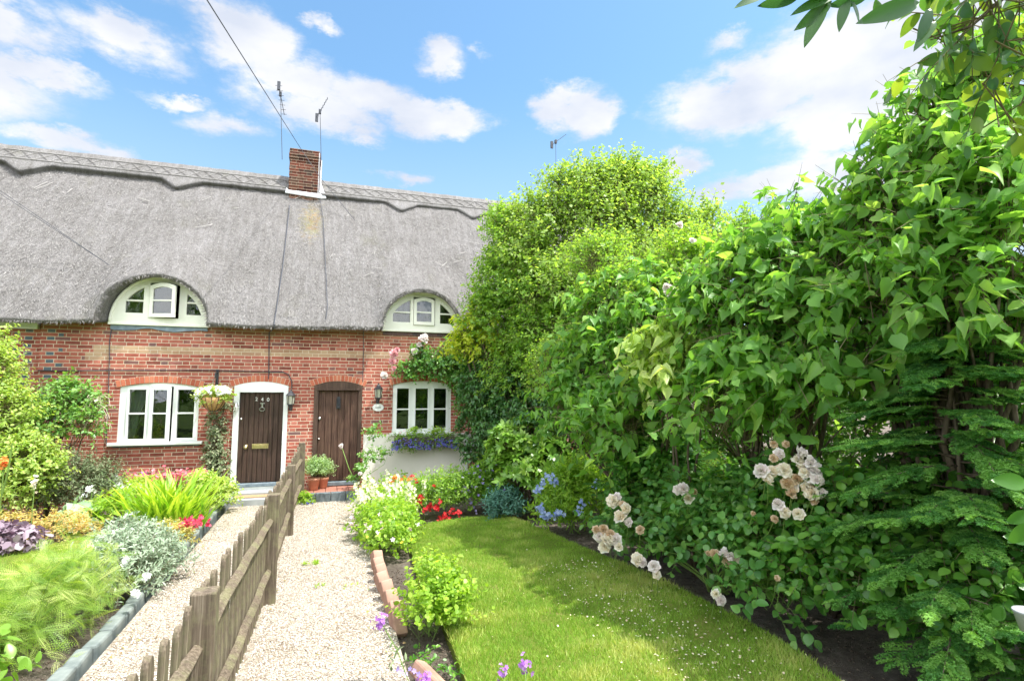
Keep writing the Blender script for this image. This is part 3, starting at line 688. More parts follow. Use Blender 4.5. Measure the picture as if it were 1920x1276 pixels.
PATH = [(-1.30, -11), (.52, -11), (.50, -6.2), (.50, -4.0), (.47, -2.5), (.48, -.1), (-1.30, -.1)]
sheet('gravel_path', PATH, .022, 'gravel')
LAWN_R = [(.72, -11), (.74, -7.3), (.80, -6.5), (.84, -5.6), (.82, -4.6), (.90, -3.6), (1.02, -2.85), (1.3, -2.55), (1.8, -2.42), (2.3, -2.42), (2.48, -3.0), (2.6, -3.9), (2.76, -4.8), (2.88, -5.7), (2.92, -6.5), (2.84, -7.15), (2.62, -7.9), (2.5, -8.6), (2.5, -11)]
LAWN_L = [(-7, -8), (-2.35, -8), (-2.0, -6.2), (-1.98, -5.0), (-1.98, -3.8), (-2.0, -2.6), (-2.12, -1.95), (-2.45, -1.8), (-2.75, -2.2), (-3.2, -2.65), (-4.2, -2.9), (-7, -3)]
def lawn_sheet(name, poly):
    # a gently uneven turf surface, 3 cm above the beds
    mb = MB(); n = len(poly); mb.add([(x, y, .03) for x, y in poly], [tuple(range(n))])
    me_v = [(x, y, -.05) for x, y in poly]; b = len(mb.V); mb.add(me_v, [])
    for i in range(n): mb.F.append((i, (i+1) % n, b+(i+1) % n, b+i))
    return tag(mb.build(name, 'lawn'), kind='structure')
lawn_sheet('lawn', LAWN_R); lawn_sheet('side_lawn', LAWN_L)

def in_poly(X, Y, poly):
    r = np.zeros(len(X), bool); n = len(poly)
    for i in range(n):
        x1, y1 = poly[i]; x2, y2 = poly[(i+1) % n]
        if y1 == y2: continue
        c = ((Y > y1) != (Y > y2)) & (X < (x2-x1)*(Y-y1)/(y2-y1)+x1); r ^= c
    return r
def spread_in(poly, n, seed, ymin=-8.4, power=0.0):
    rng = np.random.default_rng(seed); P = np.array(poly); x0, x1 = P[:, 0].min(), P[:, 0].max(); y0, y1 = max(P[:, 1].min(), ymin), P[:, 1].max()
    X = rng.uniform(x0, x1, n*2); Y = rng.uniform(y0, y1, n*2); ok = in_poly(X, Y, poly)
    d = np.hypot(X, Y+CD); keep = rng.random(len(X)) < np.clip((3.2/np.maximum(d, .5))**power, 0, 1)
    ok &= keep; ok &= (np.abs(np.arctan2(X, Y+CD)-YAW) < .95)
    return X[ok][:n], Y[ok][:n], rng
def grass(name, poly, n, seed, label, hgt=.032):
    X, Y, rng = spread_in(poly, n, seed, power=.75); k = len(X)
    nz = np.array([noise.noise(Vector((x*1.4, y*1.4, 3))) for x, y in zip(X, Y)])
    P = np.stack([X, Y, np.full(k, .028)], 1); A = nrmz(np.stack([rng.normal(size=k)*.45, rng.normal(size=k)*.45, np.ones(k)], 1)); Nn = runit(rng, k)
    S = hgt*(.6+.8*rng.random(k))*(1+.5*nz); tv, tf = TPL['blade']; wide = tv.copy(); wide[:, 0] *= 2.0
    nf = np.array([noise.noise(Vector((x*5, y*5, 9))) for x, y in zip(X, Y)]); S = S*(1+.6*nf)
    V, F = scatter((wide, tf), P, A, Nn, S, rng); r = np.clip(.45+.75*nz+.6*nf+.22*rng.normal(size=k), 0, 1)
    # moss and worn, yellower turf towards the rose side of the lawn
    r = np.clip(r+.3*np.clip(1-np.abs(X-2.3-.25*(Y+6))/1.0, 0, 1)*(Y < -4.2)*rng.random(k), 0, 1)
    o = tri_mesh(name, V, F, np.repeat(r, len(tv)), 'grass'); tag(o, label, 'grass', kind='stuff')
grass('grass', LAWN_R, 150000, 1, 'short mown green grass of the oval lawn right of the gravel path')
grass('grass', LAWN_L, 60000, 2, 'bright mown grass of the small lawn at the left edge')
def pebbles():
    X, Y, rng = spread_in([(-1.27, -9), (.49, -9), (.48, -.3), (-1.27, -.3)], 90000, 5, power=.8); k = len(X)
    ok = np.abs(X+.42) > .02; X, Y = X[ok], Y[ok]; k = len(X)
    P = np.stack([X, Y, np.full(k, .026)], 1); V, F = scatter('pebble', P, runit(rng, k)*np.array([1, 1, .3]), np.tile(Z, (k, 1))+.4*rng.normal(size=(k, 3)), .0105*(.55+1.1*rng.random(k)**2), rng)
    tag(tri_mesh('pebbles', V, F, np.repeat(rng.random(k), 6), 'pebble'), 'loose pale shingle lying over the path on both sides of the picket fence', 'gravel', kind='stuff')
pebbles()
def litter():
    rng = np.random.default_rng(31); n = 420; X = np.where(rng.random(n) < .5, rng.uniform(-1.28, .48, n), np.where(rng.random(n) < .5, .40+.10*rng.normal(size=n)*.6, -1.18+.06*rng.normal(size=n))); Y = rng.uniform(-7.6, -.9, n)
    P = np.stack([X, Y, np.full(n, .036)], 1); V, F = scatter('oval', P, runit(rng, n)*np.array([1, 1, .15]), np.tile(Z, (n, 1))+.3*rng.normal(size=(n, 3)), .022*(.5+rng.random(n)), rng)
    tag(tri_mesh('leaf_litter', V, F, np.repeat(rng.random(n), 7), 'litter'), 'small dry leaf scraps lying on the gravel and gathered along its edges', 'leaf litter', kind='stuff')
leafmat('litter', [(.14, .09, .05), (.28, .20, .10), (.24, .28, .08)], .1, .8, .2)
litter()
def bed_litter():
    rng = np.random.default_rng(8); P = []
    for (x0, x1, y0, y1, n) in ((.52, .82, -7.8, -4.2, 900), (2.7, 4.0, -8.2, -6.2, 1400), (-2.1, -1.35, -6.5, -4.6, 900), (-3.4, -2.0, -2.6, -1.0, 500), (2.5, 3.2, -6.2, -3.0, 500)):
        P.append(np.stack([rng.uniform(x0, x1, n), rng.uniform(y0, y1, n), np.full(n, .0)], 1))
    P = np.concatenate(P); k = len(P); V, F = scatter('pebble', P, runit(rng, k)*np.array([1, 1, .3]), np.tile(Z, (k, 1)), .018*(.4+1.2*rng.random(k)**2), rng)
    tag(tri_mesh('soil_crumbs', V, F, np.repeat(rng.random(k)*.5, 6), 'crumb'), 'dark crumbs of earth and small stones on the planting beds', 'soil', kind='stuff')
leafmat('crumb', [(.06, .045, .035), (.14, .11, .085), (.42, .36, .30)], 0, .9, .1)
bed_litter()
leafmat('petal_fallen', [(.52, .42, .26), (.68, .60, .42), (.82, .78, .66)], .1, .7, .1)
def petals():
    rng = np.random.default_rng(9); P = []
    for i in range(950):
        t = rng.random(); y = -4.6-2.9*t; x = 2.2+.28*t+rng.normal()*.28-.35*t*rng.random()
        P.append((x, y, .05))
    for i in range(40): P.append((rng.uniform(1.0, 2.4), rng.uniform(-7, -2.8), .052))
    P = np.array(P); P = P[in_poly(P[:, 0], P[:, 1], LAWN_R)]; k = len(P)
    V, F = scatter('round', P, runit(rng, k)*np.array([1, 1, .2]), np.tile(Z, (k, 1))+.35*rng.normal(size=(k, 3)), .013*(.5+1.0*rng.random(k)), rng)
    tag(tri_mesh('fallen_petals', V, F, np.repeat(rng.random(k), 7), 'petal_fallen'), 'cream rose petals fallen on the grass in front of the rose bush', 'petals', kind='stuff')
petals()

# ================================================================== COTTAGES
def wx(px, py=650): return float(onY(px, py, 0)[0])
def wz(px, py): return float(onY(px, py, 0)[2])
DORM = [dict(xc=-2.51, a=.72, b=.72, wxc=-2.47, wa=.65, wb=.71, zb=2.735), dict(xc=1.535, a=.685, b=.705, wxc=1.57, wa=.68, wb=.67, zb=2.78)]
def z_eave(x): return 2.715+.011*x+.012*math.sin(x*1.9)+.006*math.sin(x*7.1)
def Yroof(x, z):
    y = Y_EAVE+(z-2.71-.01*x)/TAN
    for d in DORM:
        rho = np.sqrt(((x-d['xc'])/d['a'])**2+((z-2.72)/d['b'])**2); br = -.31+1.45*np.maximum(0, (rho-1)*.7); k = .22
        h = np.clip(.5+.5*(br-y)/k, 0, 1); y = br*(1-h)+y*h-k*h*(1-h)
    # slightly uneven coat
    y = y+.020*np.sin(x*1.3+z*.9)*np.cos(z*1.7-x*.4)+.010*np.sin(x*4.1+1)*np.sin(z*3.3)
    return y
def roof_cols(xa, xb):
    """points along the lower edge: (x, z, ex, ez, x inner, z inner)"""
    out = []; x = xa; ds = sorted([d for d in DORM if xa < d['xc'] < xb], key=lambda d: d['xc']); segs = []; cur = xa
    for d in ds: segs.append(('e', cur, d['xc']-d['a'])); segs.append(('d', d)); cur = d['xc']+d['a']
    segs.append(('e', cur, xb))
    for s in segs:
        if s[0] == 'e':
            n = max(2, int((s[2]-s[1])/.05)); full = [s[1]+(s[2]-s[1])*i/n for i in range(n+1)]
            for x in full: out.append((x, z_eave(x), 0, -1, x, z_eave(x)+.07))
            if s[2] != xb: out.pop()
        else:
            d = s[1]; n = 56
            for i in range(0, n+1):
                th = math.pi*i/n; c, sn = math.cos(th), math.sin(th); x = d['xc']-d['a']*c; z = z_eave(x)+d['b']*sn**.92
                e = Vector((c*d['b'], -max(sn, .0)*d['a'])); k = min(1, sn*3.5); e = (e.normalized()*k+Vector((0, -1))*(1-k)).normalized()
                xi = d['wxc']-(d['wa']+.02)*c; zi = max(d['zb']+(d['wb']+.03)*sn, z_eave(x)+.03) if sn > .03 else z_eave(x)+.06
                out.append((x, z, e.x, e.y, xi, zi))
            if out and False: pass
    # drop duplicates where an eave run meets an arch
    o2 = [out[0]]
    for p in out[1:]:
        if (p[0]-o2[-1][0])**2+(p[1]-o2[-1][1])**2 > 1e-7: o2.append(p)
    return o2
def build_roof(parent, xa, xb, seed):
    cols = roof_cols(xa, xb); NR = 96; V = []; last = -99
    for (x, z, ex, ez, xi, zi) in cols:
        x1, z1 = max(x-ex*.05, last+.0005), z-ez*.05; last = x1; ye = float(Yroof(np.float64(x1), np.float64(z1))); q = .012*noise.noise(Vector((x*9, z*9, seed)))
        V += [(xi, .10, zi+.05), (xi, .03, zi), (x+ex*.0, ye+.14, z+.012), (x+ex*.008, ye+.06, z+q*.6), (x-ex*.02, ye+.012, z-ez*.02+q)]
        for j in range(NR):
            t = (j/(NR-1))**1.15; zz = z1+(Z_RID-z1)*t; y = float(Yroof(np.float64(x1), np.float64(zz)))
            nn = noise.noise(Vector((x1*16, zz*10, y*10)))*.014+noise.noise(Vector((x1*3, zz*3, 5)))*.016
            V.append((x1, y-nn*.77, zz+nn*.64))
        V += [(x1, Y_RID+.25, Z_RID-.2), (x1, 5.4, 2.7)]
    nr = 5+NR+2; F = []
    for i in range(len(cols)-1):
        for j in range(nr-1): F.append((i*nr+j, (i+1)*nr+j, (i+1)*nr+j+1, i*nr+j+1))
    ro = tri_mesh('roof', V, F, None, 'thatch', parent, True)
    # straw ends lying proud of the coat
    rng = np.random.default_rng(seed); n = int((xb-xa)*11000); X = rng.uniform(xa+.01, xb-.01, n); Zz = rng.uniform(2.74, Z_RID-.2, n)
    ok = np.ones(n, bool)
    for d in DORM: ok &= (((X-d['xc'])/(d['a']+.03))**2+((Zz-2.72)/(d['b']+.03))**2) > 1
    X, Zz = X[ok], Zz[ok]; Yy = Yroof(X, Zz); e = .02; gx_ = (Yroof(X+e, Zz)-Yroof(X-e, Zz))/(2*e); gz_ = (Yroof(X, Zz+e)-Yroof(X, Zz-e))/(2*e)
    Nn = nrmz(np.stack([gx_, -np.ones_like(gx_), gz_], 1)); P = np.stack([X, Yy, Zz], 1)+Nn*.014
    A = nrmz(np.stack([rng.normal(size=len(X))*.38, -np.full(len(X), .35)/TAN-.3*rng.random(len(X)), -np.ones(len(X))], 1)); A = nrmz(A-Nn*np.sum(A*Nn, 1, keepdims=True)*.9+Nn*.10*rng.random((len(X), 1)))
    tv, tf = TPL['needle']; big = tv.copy(); big[:, 0] *= 1.3
    V2, F2 = scatter((big, tf), P, A, Nn+.7*rng.normal(size=P.shape), .052*(.4+1.0*rng.random(len(X))**2), rng)
    st = tri_mesh('straw', V2, F2, np.repeat(np.clip(.42+.22*rng.normal(size=len(X)), 0, 1), 3), 'straw', ro)
    # ragged ends hanging at the cut eave and round the dormer hoods
    E_ = np.array([(c[0], float(Yroof(np.float64(c[0]), np.float64(c[1]))), c[1], c[2], c[3]) for c in cols]); ix = rng.integers(0, len(E_)-1, int((xb-xa)*420)); f = rng.random((len(ix), 1)); q = E_[ix]*(1-f)+E_[ix+1]*f
    P = q[:, :3]+np.stack([rng.normal(size=len(q))*.01, .01+.12*rng.random(len(q)), .012+.012*rng.random(len(q))], 1); A = nrmz(np.stack([q[:, 3]+.35*rng.normal(size=len(q)), -.3-.5*rng.random(len(q)), q[:, 4]*.8], 1))
    V3, F3 = scatter((big, tf), P, A, rng.normal(size=P.shape), .05*(.4+1.1*rng.random(len(q))**2), rng); tri_mesh('eave_straw', V3, F3, np.repeat(np.clip(.30+.22*rng.normal(size=len(q)), 0, 1), 3), 'straw', ro)
    # a few long pale loose straws and pegs
    mb = MB(); r2 = random.Random(seed)
    for _ in range(int((xb-xa)*3)):
        x = r2.uniform(xa+.3, xb-.3); z = r2.uniform(3.2, 5.7)
        if any(((x-d['xc'])/(d['a']+.2))**2+((z-2.72)/(d['b']+.25))**2 < 1 for d in DORM): continue
        L = r2.uniform(.08, .3); a = r2.uniform(-.5, 1.6); x2, z2 = x+L*math.cos(a), z+L*math.sin(a)*.8
        mb.tube([(x, float(Yroof(np.float64(x), np.float64(z)))-.035, z+.02), (x2, float(Yroof(np.float64(x2), np.float64(z2)))-.035, z2+.02)], .005, 4, r=1)
    lo = mb.build('loose_straw', 'straw', ro); lo['kind'] = 'stuff'
    # block ridge with pointed tabs
    pts = [-5.3, -2.86, 1.38, 2.98, 5.2]; SL = math.hypot(1, TAN); dn = np.array([0, -1/SL, -TAN/SL]); nv = np.array([0, -TAN/SL, 1/SL]); ap = np.array([0, Y_RID, Z_RID-.02])
    V = []; n = int((xb-xa)/.05); rows = 0
    for i in range(n+1):
        x = xa+(xb-xa)*i/n; s = .46
        for p in pts: s = max(s, .46+.30*max(0, 1-abs(x-p)/.30)) if x < p else max(s, .46+.30*max(0, 1-abs(x-p)/.40))
        s += .015*noise.noise(Vector((x*7, 0, 2))); th = .105+.012*noise.noise(Vector((x*5, 3, 0))); X_ = np.array([x, 0, 0]); col_ = []
        col_.append(X_+ap+dn*s-nv*.03); col_.append(X_+ap+dn*(s-.02)+nv*th*.25); col_.append(X_+ap+dn*(s+.015)+nv*th*.8); col_.append(X_+ap+dn*(s-.02)+nv*th)
        for j in range(1, 10):
            f = s-.02-(s-.08)*j/9; nz = .008*noise.noise(Vector((x*14, f*20, 1))); col_.append(X_+ap+dn*f+nv*(th+nz))
        col_.append(X_+ap+np.array([0, -.02, th*1.25])); col_.append(X_+ap+np.array([0, .06, th*1.2])); col_.append(X_+ap+np.array([0, .4, -.35]))
        rows = len(col_); V += col_
    F = [(i*rows+j, (i+1)*rows+j, (i+1)*rows+j+1, i*rows+j+1) for i in range(n) for j in range(rows-1)]
    rc = tri_mesh('ridge_cap', V, F, None, 'thatch_ridge', ro, False)
    mb = MB(); th = .118
    def pt(x, s): return tuple(np.array([x, 0, 0])+ap+dn*s+nv*th)
    x = xa
    while x < xb-.26:
        j = r2.uniform(-.02, .02)
        mb.tube([pt(x, .38), pt(x+.25, .10+j)], .005, 4, r=.6); mb.tube([pt(x+.25, .38+j), pt(x, .10)], .006, 4, r=.15); x += .25
    for s in (.10, .38): mb.tube([pt(xa+(xb-xa)*i/40, s) for i in range(41)], .008, 4, r=.6)
    mb.build('hazel_rods', 'straw', rc)
    return ro

def brick_arch(parent, xc, hw, zs, rise, th=.105, y=-.012):
    """segmental arch of bricks on edge"""
    R = (hw*hw+rise*rise)/(2*rise); cz = zs-(R-rise); a0 = math.asin(min(1, (hw+.04)/R)); n = max(6, int(2*a0*(R+th/2)/.060)); mb = MB(); r = random.Random(int(xc*100))
    bk = MB()
    bk.prism([(xc+(R+.001)*math.sin(-a0+2*a0*i/16), cz+(R+.001)*math.cos(-a0+2*a0*i/16)) for i in range(17)]+[(xc+(R+th)*math.sin(a0-2*a0*i/16), cz+(R+th)*math.cos(a0-2*a0*i/16)) for i in range(17)], y+.005, .02)
    bo = bk.build('brick_arch', 'mortar', parent)
    for i in range(n):
        g_ = .0045/(R+th/2); b0 = -a0+2*a0*i/n+g_; b1 = -a0+2*a0*(i+1)/n-g_; q = r.uniform(-.002, .002)
        mb.prism([(xc+(R+.004)*math.sin(b), cz+(R+.004)*math.cos(b)) for b in (b0, b1)]+[(xc+(R+th-.004)*math.sin(b), cz+(R+th-.004)*math.cos(b)) for b in (b1, b0)], y+q, .01, r.random())
    mb.build('arch_bricks', 'arch_brick', bo)
leafmat('arch_brick', [(.34, .09, .05), (.46, .13, .075), (.52, .19, .11)], 0, .85, .2)
leafmat('dark_brick', [(.08, .06, .06), (.14, .08, .07), (.20, .12, .10)], 0, .8, .3)
plain('mortar', (.50, .42, .31), (.62, .53, .41), 20, .9, .1, bmp=.3)

def wall(parent, x0, x1, ztop, ops, yf=0.0):
    mb = MB(); plate(mb, x0, x1, -.1, ztop, ops, yf, yf+.24, .5, [a+(b-a)*i/16 for a, b, _, t in ops if callable(t) for i in range(17)])
    return mb.build('wall', 'brick', parent)
def pane(parent, xa, xb, zb, ztop, y, mat='glass', name='glass_pane'):
    mb = MB(); plate(mb, xa, xb, zb, ztop, [], y, y+.004, .05); return mb.build(name, mat, parent)

def sash(parent, xa, xb, zb, zt, rail, bars, y0, y1, hinge=None, ang=0, rise=0, name='casement', mat='white_paint'):
    """framed light with horizontal glazing bars; hinge: x about which it is swung open"""
    gx0, gx1, gb = xa+rail, xb-rail, zb+rail*1.15; xc = (gx0+gx1)/2; hw = (gx1-gx0)/2
    top = arc_top((xa+xb)/2, (xb-xa)/2, zt-rise, rise) if rise else zt
    gt = arc_top(xc, hw, zt-rise-rail, rise*.8) if rise else (lambda x: zt-rail)
    ops = []; lo = gb
    for bz in bars: ops.append((gx0, gx1, lo, bz-.011)); lo = bz+.011
    ops.append((gx0, gx1, lo, gt)); mb = MB(); plate(mb, xa, xb, zb, top, ops, y0, y1, .04)
    pm = MB(); plate(pm, gx0-.004, gx1+.004, gb-.004, (lambda x: gt(min(max(x, gx0), gx1))+.004), [], (y0+y1)/2, (y0+y1)/2+.004, .04)
    if ang:
        M_ = Matrix.Translation((hinge, y0, 0)) @ Matrix.Rotation(ang, 4, 'Z') @ Matrix.Translation((-hinge, -y0, 0)); mb.xform(M_); pm.xform(M_)
    o = mb.build(name, mat, parent, bevel=.002); pm.build('glass_pane', 'glass', o); return o

def dormer(parent, d, fr, zb_light, zbar, open_ang, mat, curtain):
    xc, a, b, zb = d['wxc'], d['wa'], d['wb'], d['zb']; X = lambda f: xc-a+2*a*f
    ell = lambda x, da=0, db=0: zb+(b-db)*math.sqrt(max(0, 1-((x-xc)/(a-da))**2))
    inn = lambda x: max(zb_light, ell(x, .085, .10))
    ops = []
    for i, (fa, fb) in enumerate(fr):
        xa, xb = X(fa), X(fb)
        if i == 1: ops.append((xa, xb, zb+.09, lambda x: min(ell(x, .05, .05), zb+b-.075))); cen = (xa, xb)
        else:
            ops.append((xa, xb, zb_light, lambda x: min(zbar-.012, inn(x)))); ops.append((xa, xb, zbar+.012, lambda x: max(inn(x), zbar+.012)))
    w = MB()
    o2 = []
    for (xa, xb, f0, f1) in ops:      # keep order and never let a top sink below its bottom
        g0 = f0 if callable(f0) else (lambda x, f0=f0: f0); g1 = f1 if callable(f1) else (lambda x, f1=f1: f1)
        o2.append((xa, xb, g0, (lambda x, g0=g0, g1=g1: max(g0(x), g1(x)))))
    plate(w, xc-a, xc+a, zb, ell, o2, -.03, .05, .03, [xc-a+a*(1-math.cos(math.pi*i/40)) for i in range(41)])
    win = w.build('dormer_window', mat, parent)
    # beaded outer rim
    rim = MB(); pts = [(xc-(a+.012)*math.cos(math.pi*i/40), -.035, zb+(b+.012)*math.sin(math.pi*i/40)) for i in range(41)]; rim.tube(pts, .022, 6); rim.build('window_rim', mat, win, True)
    for i, (fa, fb) in enumerate(fr):
        if i == 1: continue
        pane(win, X(fa)-.004, X(fb)+.004, zb_light-.004, lambda x: max(zb_light, ell(x, .08, .095)), .012)
    xa, xb = cen; sash(win, xa+.006, xb-.012, zb+.095, zb+b-.085, .05, [zbar+.01], -.055, -.02, xa+.006, -open_ang, .045, mat=mat)
    sl = MB().box(xc-a-.03, xc+a+.02, -.055, .03, zb-.035, zb); sl.build('window_sill', mat, win, bevel=.004)
    if curtain:
        c = MB(); n = 60
        vs = [(xc-a*.8+1.6*a*i/n, .14+.02*math.sin(i*1.3), z) for i in range((n if curtain == 'full' else 14)+1) for z in (zb+.05, zb+b-.05)]
        c.add(vs, [(2*i, 2*i+2, 2*i+3, 2*i+1) for i in range(n if curtain == 'full' else 14)]); c.build('curtain', 'curtain_beige', win, True)
    return win

def door(parent, x0, x1, z0, z1, y, nb, mat, name='door'):
    mb = MB(); r = random.Random(int(x0*50)); bw = (x1-x0)/nb; mb.box(x0+.002, x1-.002, y+.022, y+.045, z0, z1); cuts = [x0]
    for i in range(nb-1): cuts.append(x0+bw*(i+1)+r.uniform(-.12, .12)*bw)
    cuts.append(x1)
    for i in range(nb): mb.box(cuts[i]+.0035, cuts[i+1]-.0035, y+r.uniform(0, .003), y+.0215, z0+.001, z1-.001)
    return mb.build(name, mat, parent, bevel=.003)
def text(s, size, loc, parent, mat, name, ext=.003, sx=1.0):
    cu = bpy.data.curves.new(name, 'FONT'); cu.body = s; cu.size = size; cu.extrude = ext; cu.align_x = 'CENTER'; cu.align_y = 'CENTER'; cu.space_character = 1.0
    to = bpy.data.objects.new('tmp', cu); me = bpy.data.meshes.new_from_object(to); bpy.data.objects.remove(to)
    off = root_loc(parent); M_ = Matrix.Rotation(math.pi/2, 4, 'X'); me.transform(Matrix.Translation(Vector(loc)-off) @ M_ @ Matrix.Diagonal((sx, 1, 1, 1)))
    return link_mesh(me, name, mat, parent)

# ---- left cottage (number 240)
GRP_C = 'cottages in the thatched terrace'
A_ = thing('thatched_cottage', 'middle brick cottage with white framed windows and number 240 on its dark door', 'cottage', (-2.2, 0, 0), GRP_C)
X_W1 = (-2.95, -1.885); X_D1 = (-1.40, -.60); X_D2 = (-.205, .565); X_W2 = (1.075, 2.10)
zs1, r1_ = 1.765, .065
def mid(p): return (p[0]+p[1])/2
def hw_(p): return (p[1]-p[0])/2
aW1 = arc_top(mid(X_W1), hw_(X_W1), zs1, r1_); aD1 = arc_top(mid(X_D1), hw_(X_D1), 1.79, .07); aD2 = arc_top(mid(X_D2), hw_(X_D2), 1.80, .075); aW2 = arc_top(mid(X_W2), hw_(X_W2), 1.82, .07)
XP = -.40
wall(A_, -3.98, XP, 2.90, [(X_W1[0], X_W1[1], .92, aW1), (X_D1[0], X_D1[1], .12, aD1), (DORM[0]['wxc']-DORM[0]['wa']+.03, DORM[0]['wxc']+DORM[0]['wa']-.03, 2.70, 2.90)])
build_roof(A_, -3.98, XP, 11)
brick_arch(A_, mid(X_W1), hw_(X_W1), zs1, r1_); brick_arch(A_, mid(X_D1), hw_(X_D1), 1.79, .07)
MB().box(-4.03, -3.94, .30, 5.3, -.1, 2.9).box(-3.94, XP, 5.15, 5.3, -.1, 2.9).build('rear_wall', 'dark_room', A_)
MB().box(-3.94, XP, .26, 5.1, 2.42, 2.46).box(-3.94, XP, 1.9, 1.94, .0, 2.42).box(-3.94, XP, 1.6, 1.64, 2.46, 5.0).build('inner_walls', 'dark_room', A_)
# ground floor window
w = MB(); fx = [(wx(238, 775)-.0, wx(273.5, 775)), (wx(279, 775), wx(322.5, 775)), (wx(330, 775), wx(365, 775))]
zgb, zgt, zbr = wz(300, 822), wz(300, 730), wz(300, 774.5)
ops = []
for i, (xa, xb) in enumerate(fx):
    if i == 1: ops.append((xa, xb, zgb-.055, zgt+.045))
    else: ops += [(xa+.012, xb-.012, zgb, zbr-.012), (xa+.012, xb-.012, zbr+.012, zgt)]
plate(w, X_W1[0]+.002, X_W1[1]-.002, .94, lambda x: aW1(x)-.002, ops, .015, .08, .05); W1 = w.build('window', 'white_paint', A_)
for i in (0, 2): pane(W1, fx[i][0]+.008, fx[i][1]-.008, zgb-.004, zgt+.004, .05)
for i in (0, 2):     # fixed sash mouldings
    xa, xb = fx[i]; plate(m_ := MB(), xa-.012, xb+.012, zgb-.03, zgt+.03, [(xa+.012, xb-.012, zgb, zgt)], .004, .0148, .2); m_.build('sash_frame', 'white_paint', W1, bevel=.002)
sash(W1, fx[1][0]+.004, fx[1][1]-.02, zgb-.05, zgt+.04, .045, [zbr], -.012, .028, fx[1][0], -math.radians(9))
MB().box(X_W1[0]-.10, X_W1[1]+.08, -.075, .05, .895, .938).build('window_sill', 'white_paint', W1, bevel=.006)
MB().box(X_W1[0]-.04, X_W1[1]+.04, -.012, .0, .868, .893).build('lead_strip', 'lead', W1)
c = MB(); n = 24; vs = []
for i in range(n+1):
    for z, f in ((1.00, .35), (1.38, .55), (1.72, 1.0)): vs.append((X_W1[0]+.08+.30*f*i/n, .16+.018*math.sin(i*1.5), z))
c.add(vs, [(3*i+j, 3*i+3+j, 3*i+4+j, 3*i+1+j) for i in range(n) for j in (0, 1)]); c.build('curtain', 'curtain_white', W1, True)
# upper window under the thatch
dormer(A_, DORM[0], [(.135, .315), (.375, .685), (.765, .945)], 2.735+.155, 2.735+.345, math.radians(17), 'cream_paint', 'part')
lf = MB(); xs_ = [-3.12+1.30*i/26 for i in range(27)]; rr = random.Random(4); lf.prism([(x, 2.70) for x in xs_]+[(x, 2.635+.018*math.sin(x*9)+rr.uniform(-.006, .006)) for x in reversed(xs_)], -.022, -.002); lf.build('lead_flashing', 'flashing_tape', A_)
# door 240
fr = MB(); plate(fr, X_D1[0]+.002, X_D1[1]-.002, .14, lambda x: aD1(x)-.002, [(-1.318, -.668, .245, 1.69)], -.02, .10, .05); FD = fr.build('door_frame', 'white_paint', A_, bevel=.004)
D1 = door(A_, -1.318, -.668, .27, 1.688, .035, 9, 'door_dark'); D1['label'] = 'very dark brown boarded door numbered 240'
MB().box(-1.33, -.655, -.04, .09, .21, .262).build('threshold', 'lead', D1, bevel=.006)
for i, ch in enumerate('240'): text(ch, .082, (-1.075+.086*i, .030, 1.578-.004*i), D1, 'number_white', 'door_number')
k = MB(); kx, kz = -.985, 1.475; k.box(kx-.035, kx+.035, .022, .034, kz+.03, kz+.045); k.box(kx-.010, kx+.010, .018, .034, kz-.03, kz+.04); k.tube([(kx+.038*math.cos(a), .018, kz-.055+.028*math.sin(a)) for a in [i*math.pi/8 for i in range(17)]], .007, 6); k.build('knocker', 'silver', D1)
k = MB(); k.lathe([(.0, 0), (.034, .002), (.034, .01), (.016, .018), (.016, .03), (.03, .042), (.036, .058), (.028, .075), (.0, .082)], (0, 0, 0), 18); k.xform(Matrix.Translation((-1.195, .035, .832)) @ Matrix.Rotation(math.pi/2, 4, 'X')); k.build('door_knob', 'brass', D1, True)
k = MB(); k.box(-1.112, -.868, .024, .034, .795, .872).box(-1.088, -.892, .018, .024, .812, .855); k.build('letter_plate', 'brass', D1, bevel=.003)
k = MB(); k.lathe([(0, 0), (.017, .001), (.017, .012), (0, .016)], (0, 0, 0), 14); k.xform(Matrix.Translation((-1.285, .035, 1.27)) @ Matrix.Rotation(math.pi/2, 4, 'X')); k.build('lock', 'silver', D1, True)

# ---- right cottage
B_ = thing('thatched_cottage', 'right brick cottage of the terrace with a weathered brown door, cream plinth and flower trough', 'cottage', (2.5, 0, 0), GRP_C)
wall(B_, XP, 6.2, 2.90, [(X_D2[0], X_D2[1], .12, aD2), (X_W2[0], X_W2[1], .98, aW2), (DORM[1]['wxc']-DORM[1]['wa']+.03, DORM[1]['wxc']+DORM[1]['wa']-.03, 2.745, 2.90)])
build_roof(B_, XP, 6.2, 12)
brick_arch(B_, mid(X_D2), hw_(X_D2), 1.80, .075); brick_arch(B_, mid(X_W2), hw_(X_W2), 1.82, .07)
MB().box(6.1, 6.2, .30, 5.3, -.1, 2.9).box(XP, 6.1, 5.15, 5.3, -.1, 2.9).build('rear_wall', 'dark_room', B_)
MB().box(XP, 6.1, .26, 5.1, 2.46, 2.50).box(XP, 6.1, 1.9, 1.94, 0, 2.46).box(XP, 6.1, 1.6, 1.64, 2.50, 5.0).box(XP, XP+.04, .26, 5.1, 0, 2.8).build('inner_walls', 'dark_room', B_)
pl = MB(); plate(pl, .60, 2.40, -.1, lambda x: .985-.004*x, [], -.075, .0-.002, .3); pl.build('plinth', 'render_cream', B_, bevel=.008)
w = MB(); q = [(741, 770), (784.5, 808)]; fx = [(wx(744, 765), wx(766.5, 765)), (wx(779, 765), wx(802.5, 765)), (wx(813.5, 765), wx(837, 765))]
zgb, zgt, zbr = wz(790, 803), wz(790, 728), wz(790, 766.5); ops = []
for xa, xb in fx: ops += [(xa, xb, zgb, zbr-.011), (xa, xb, zbr+.011, zgt)]
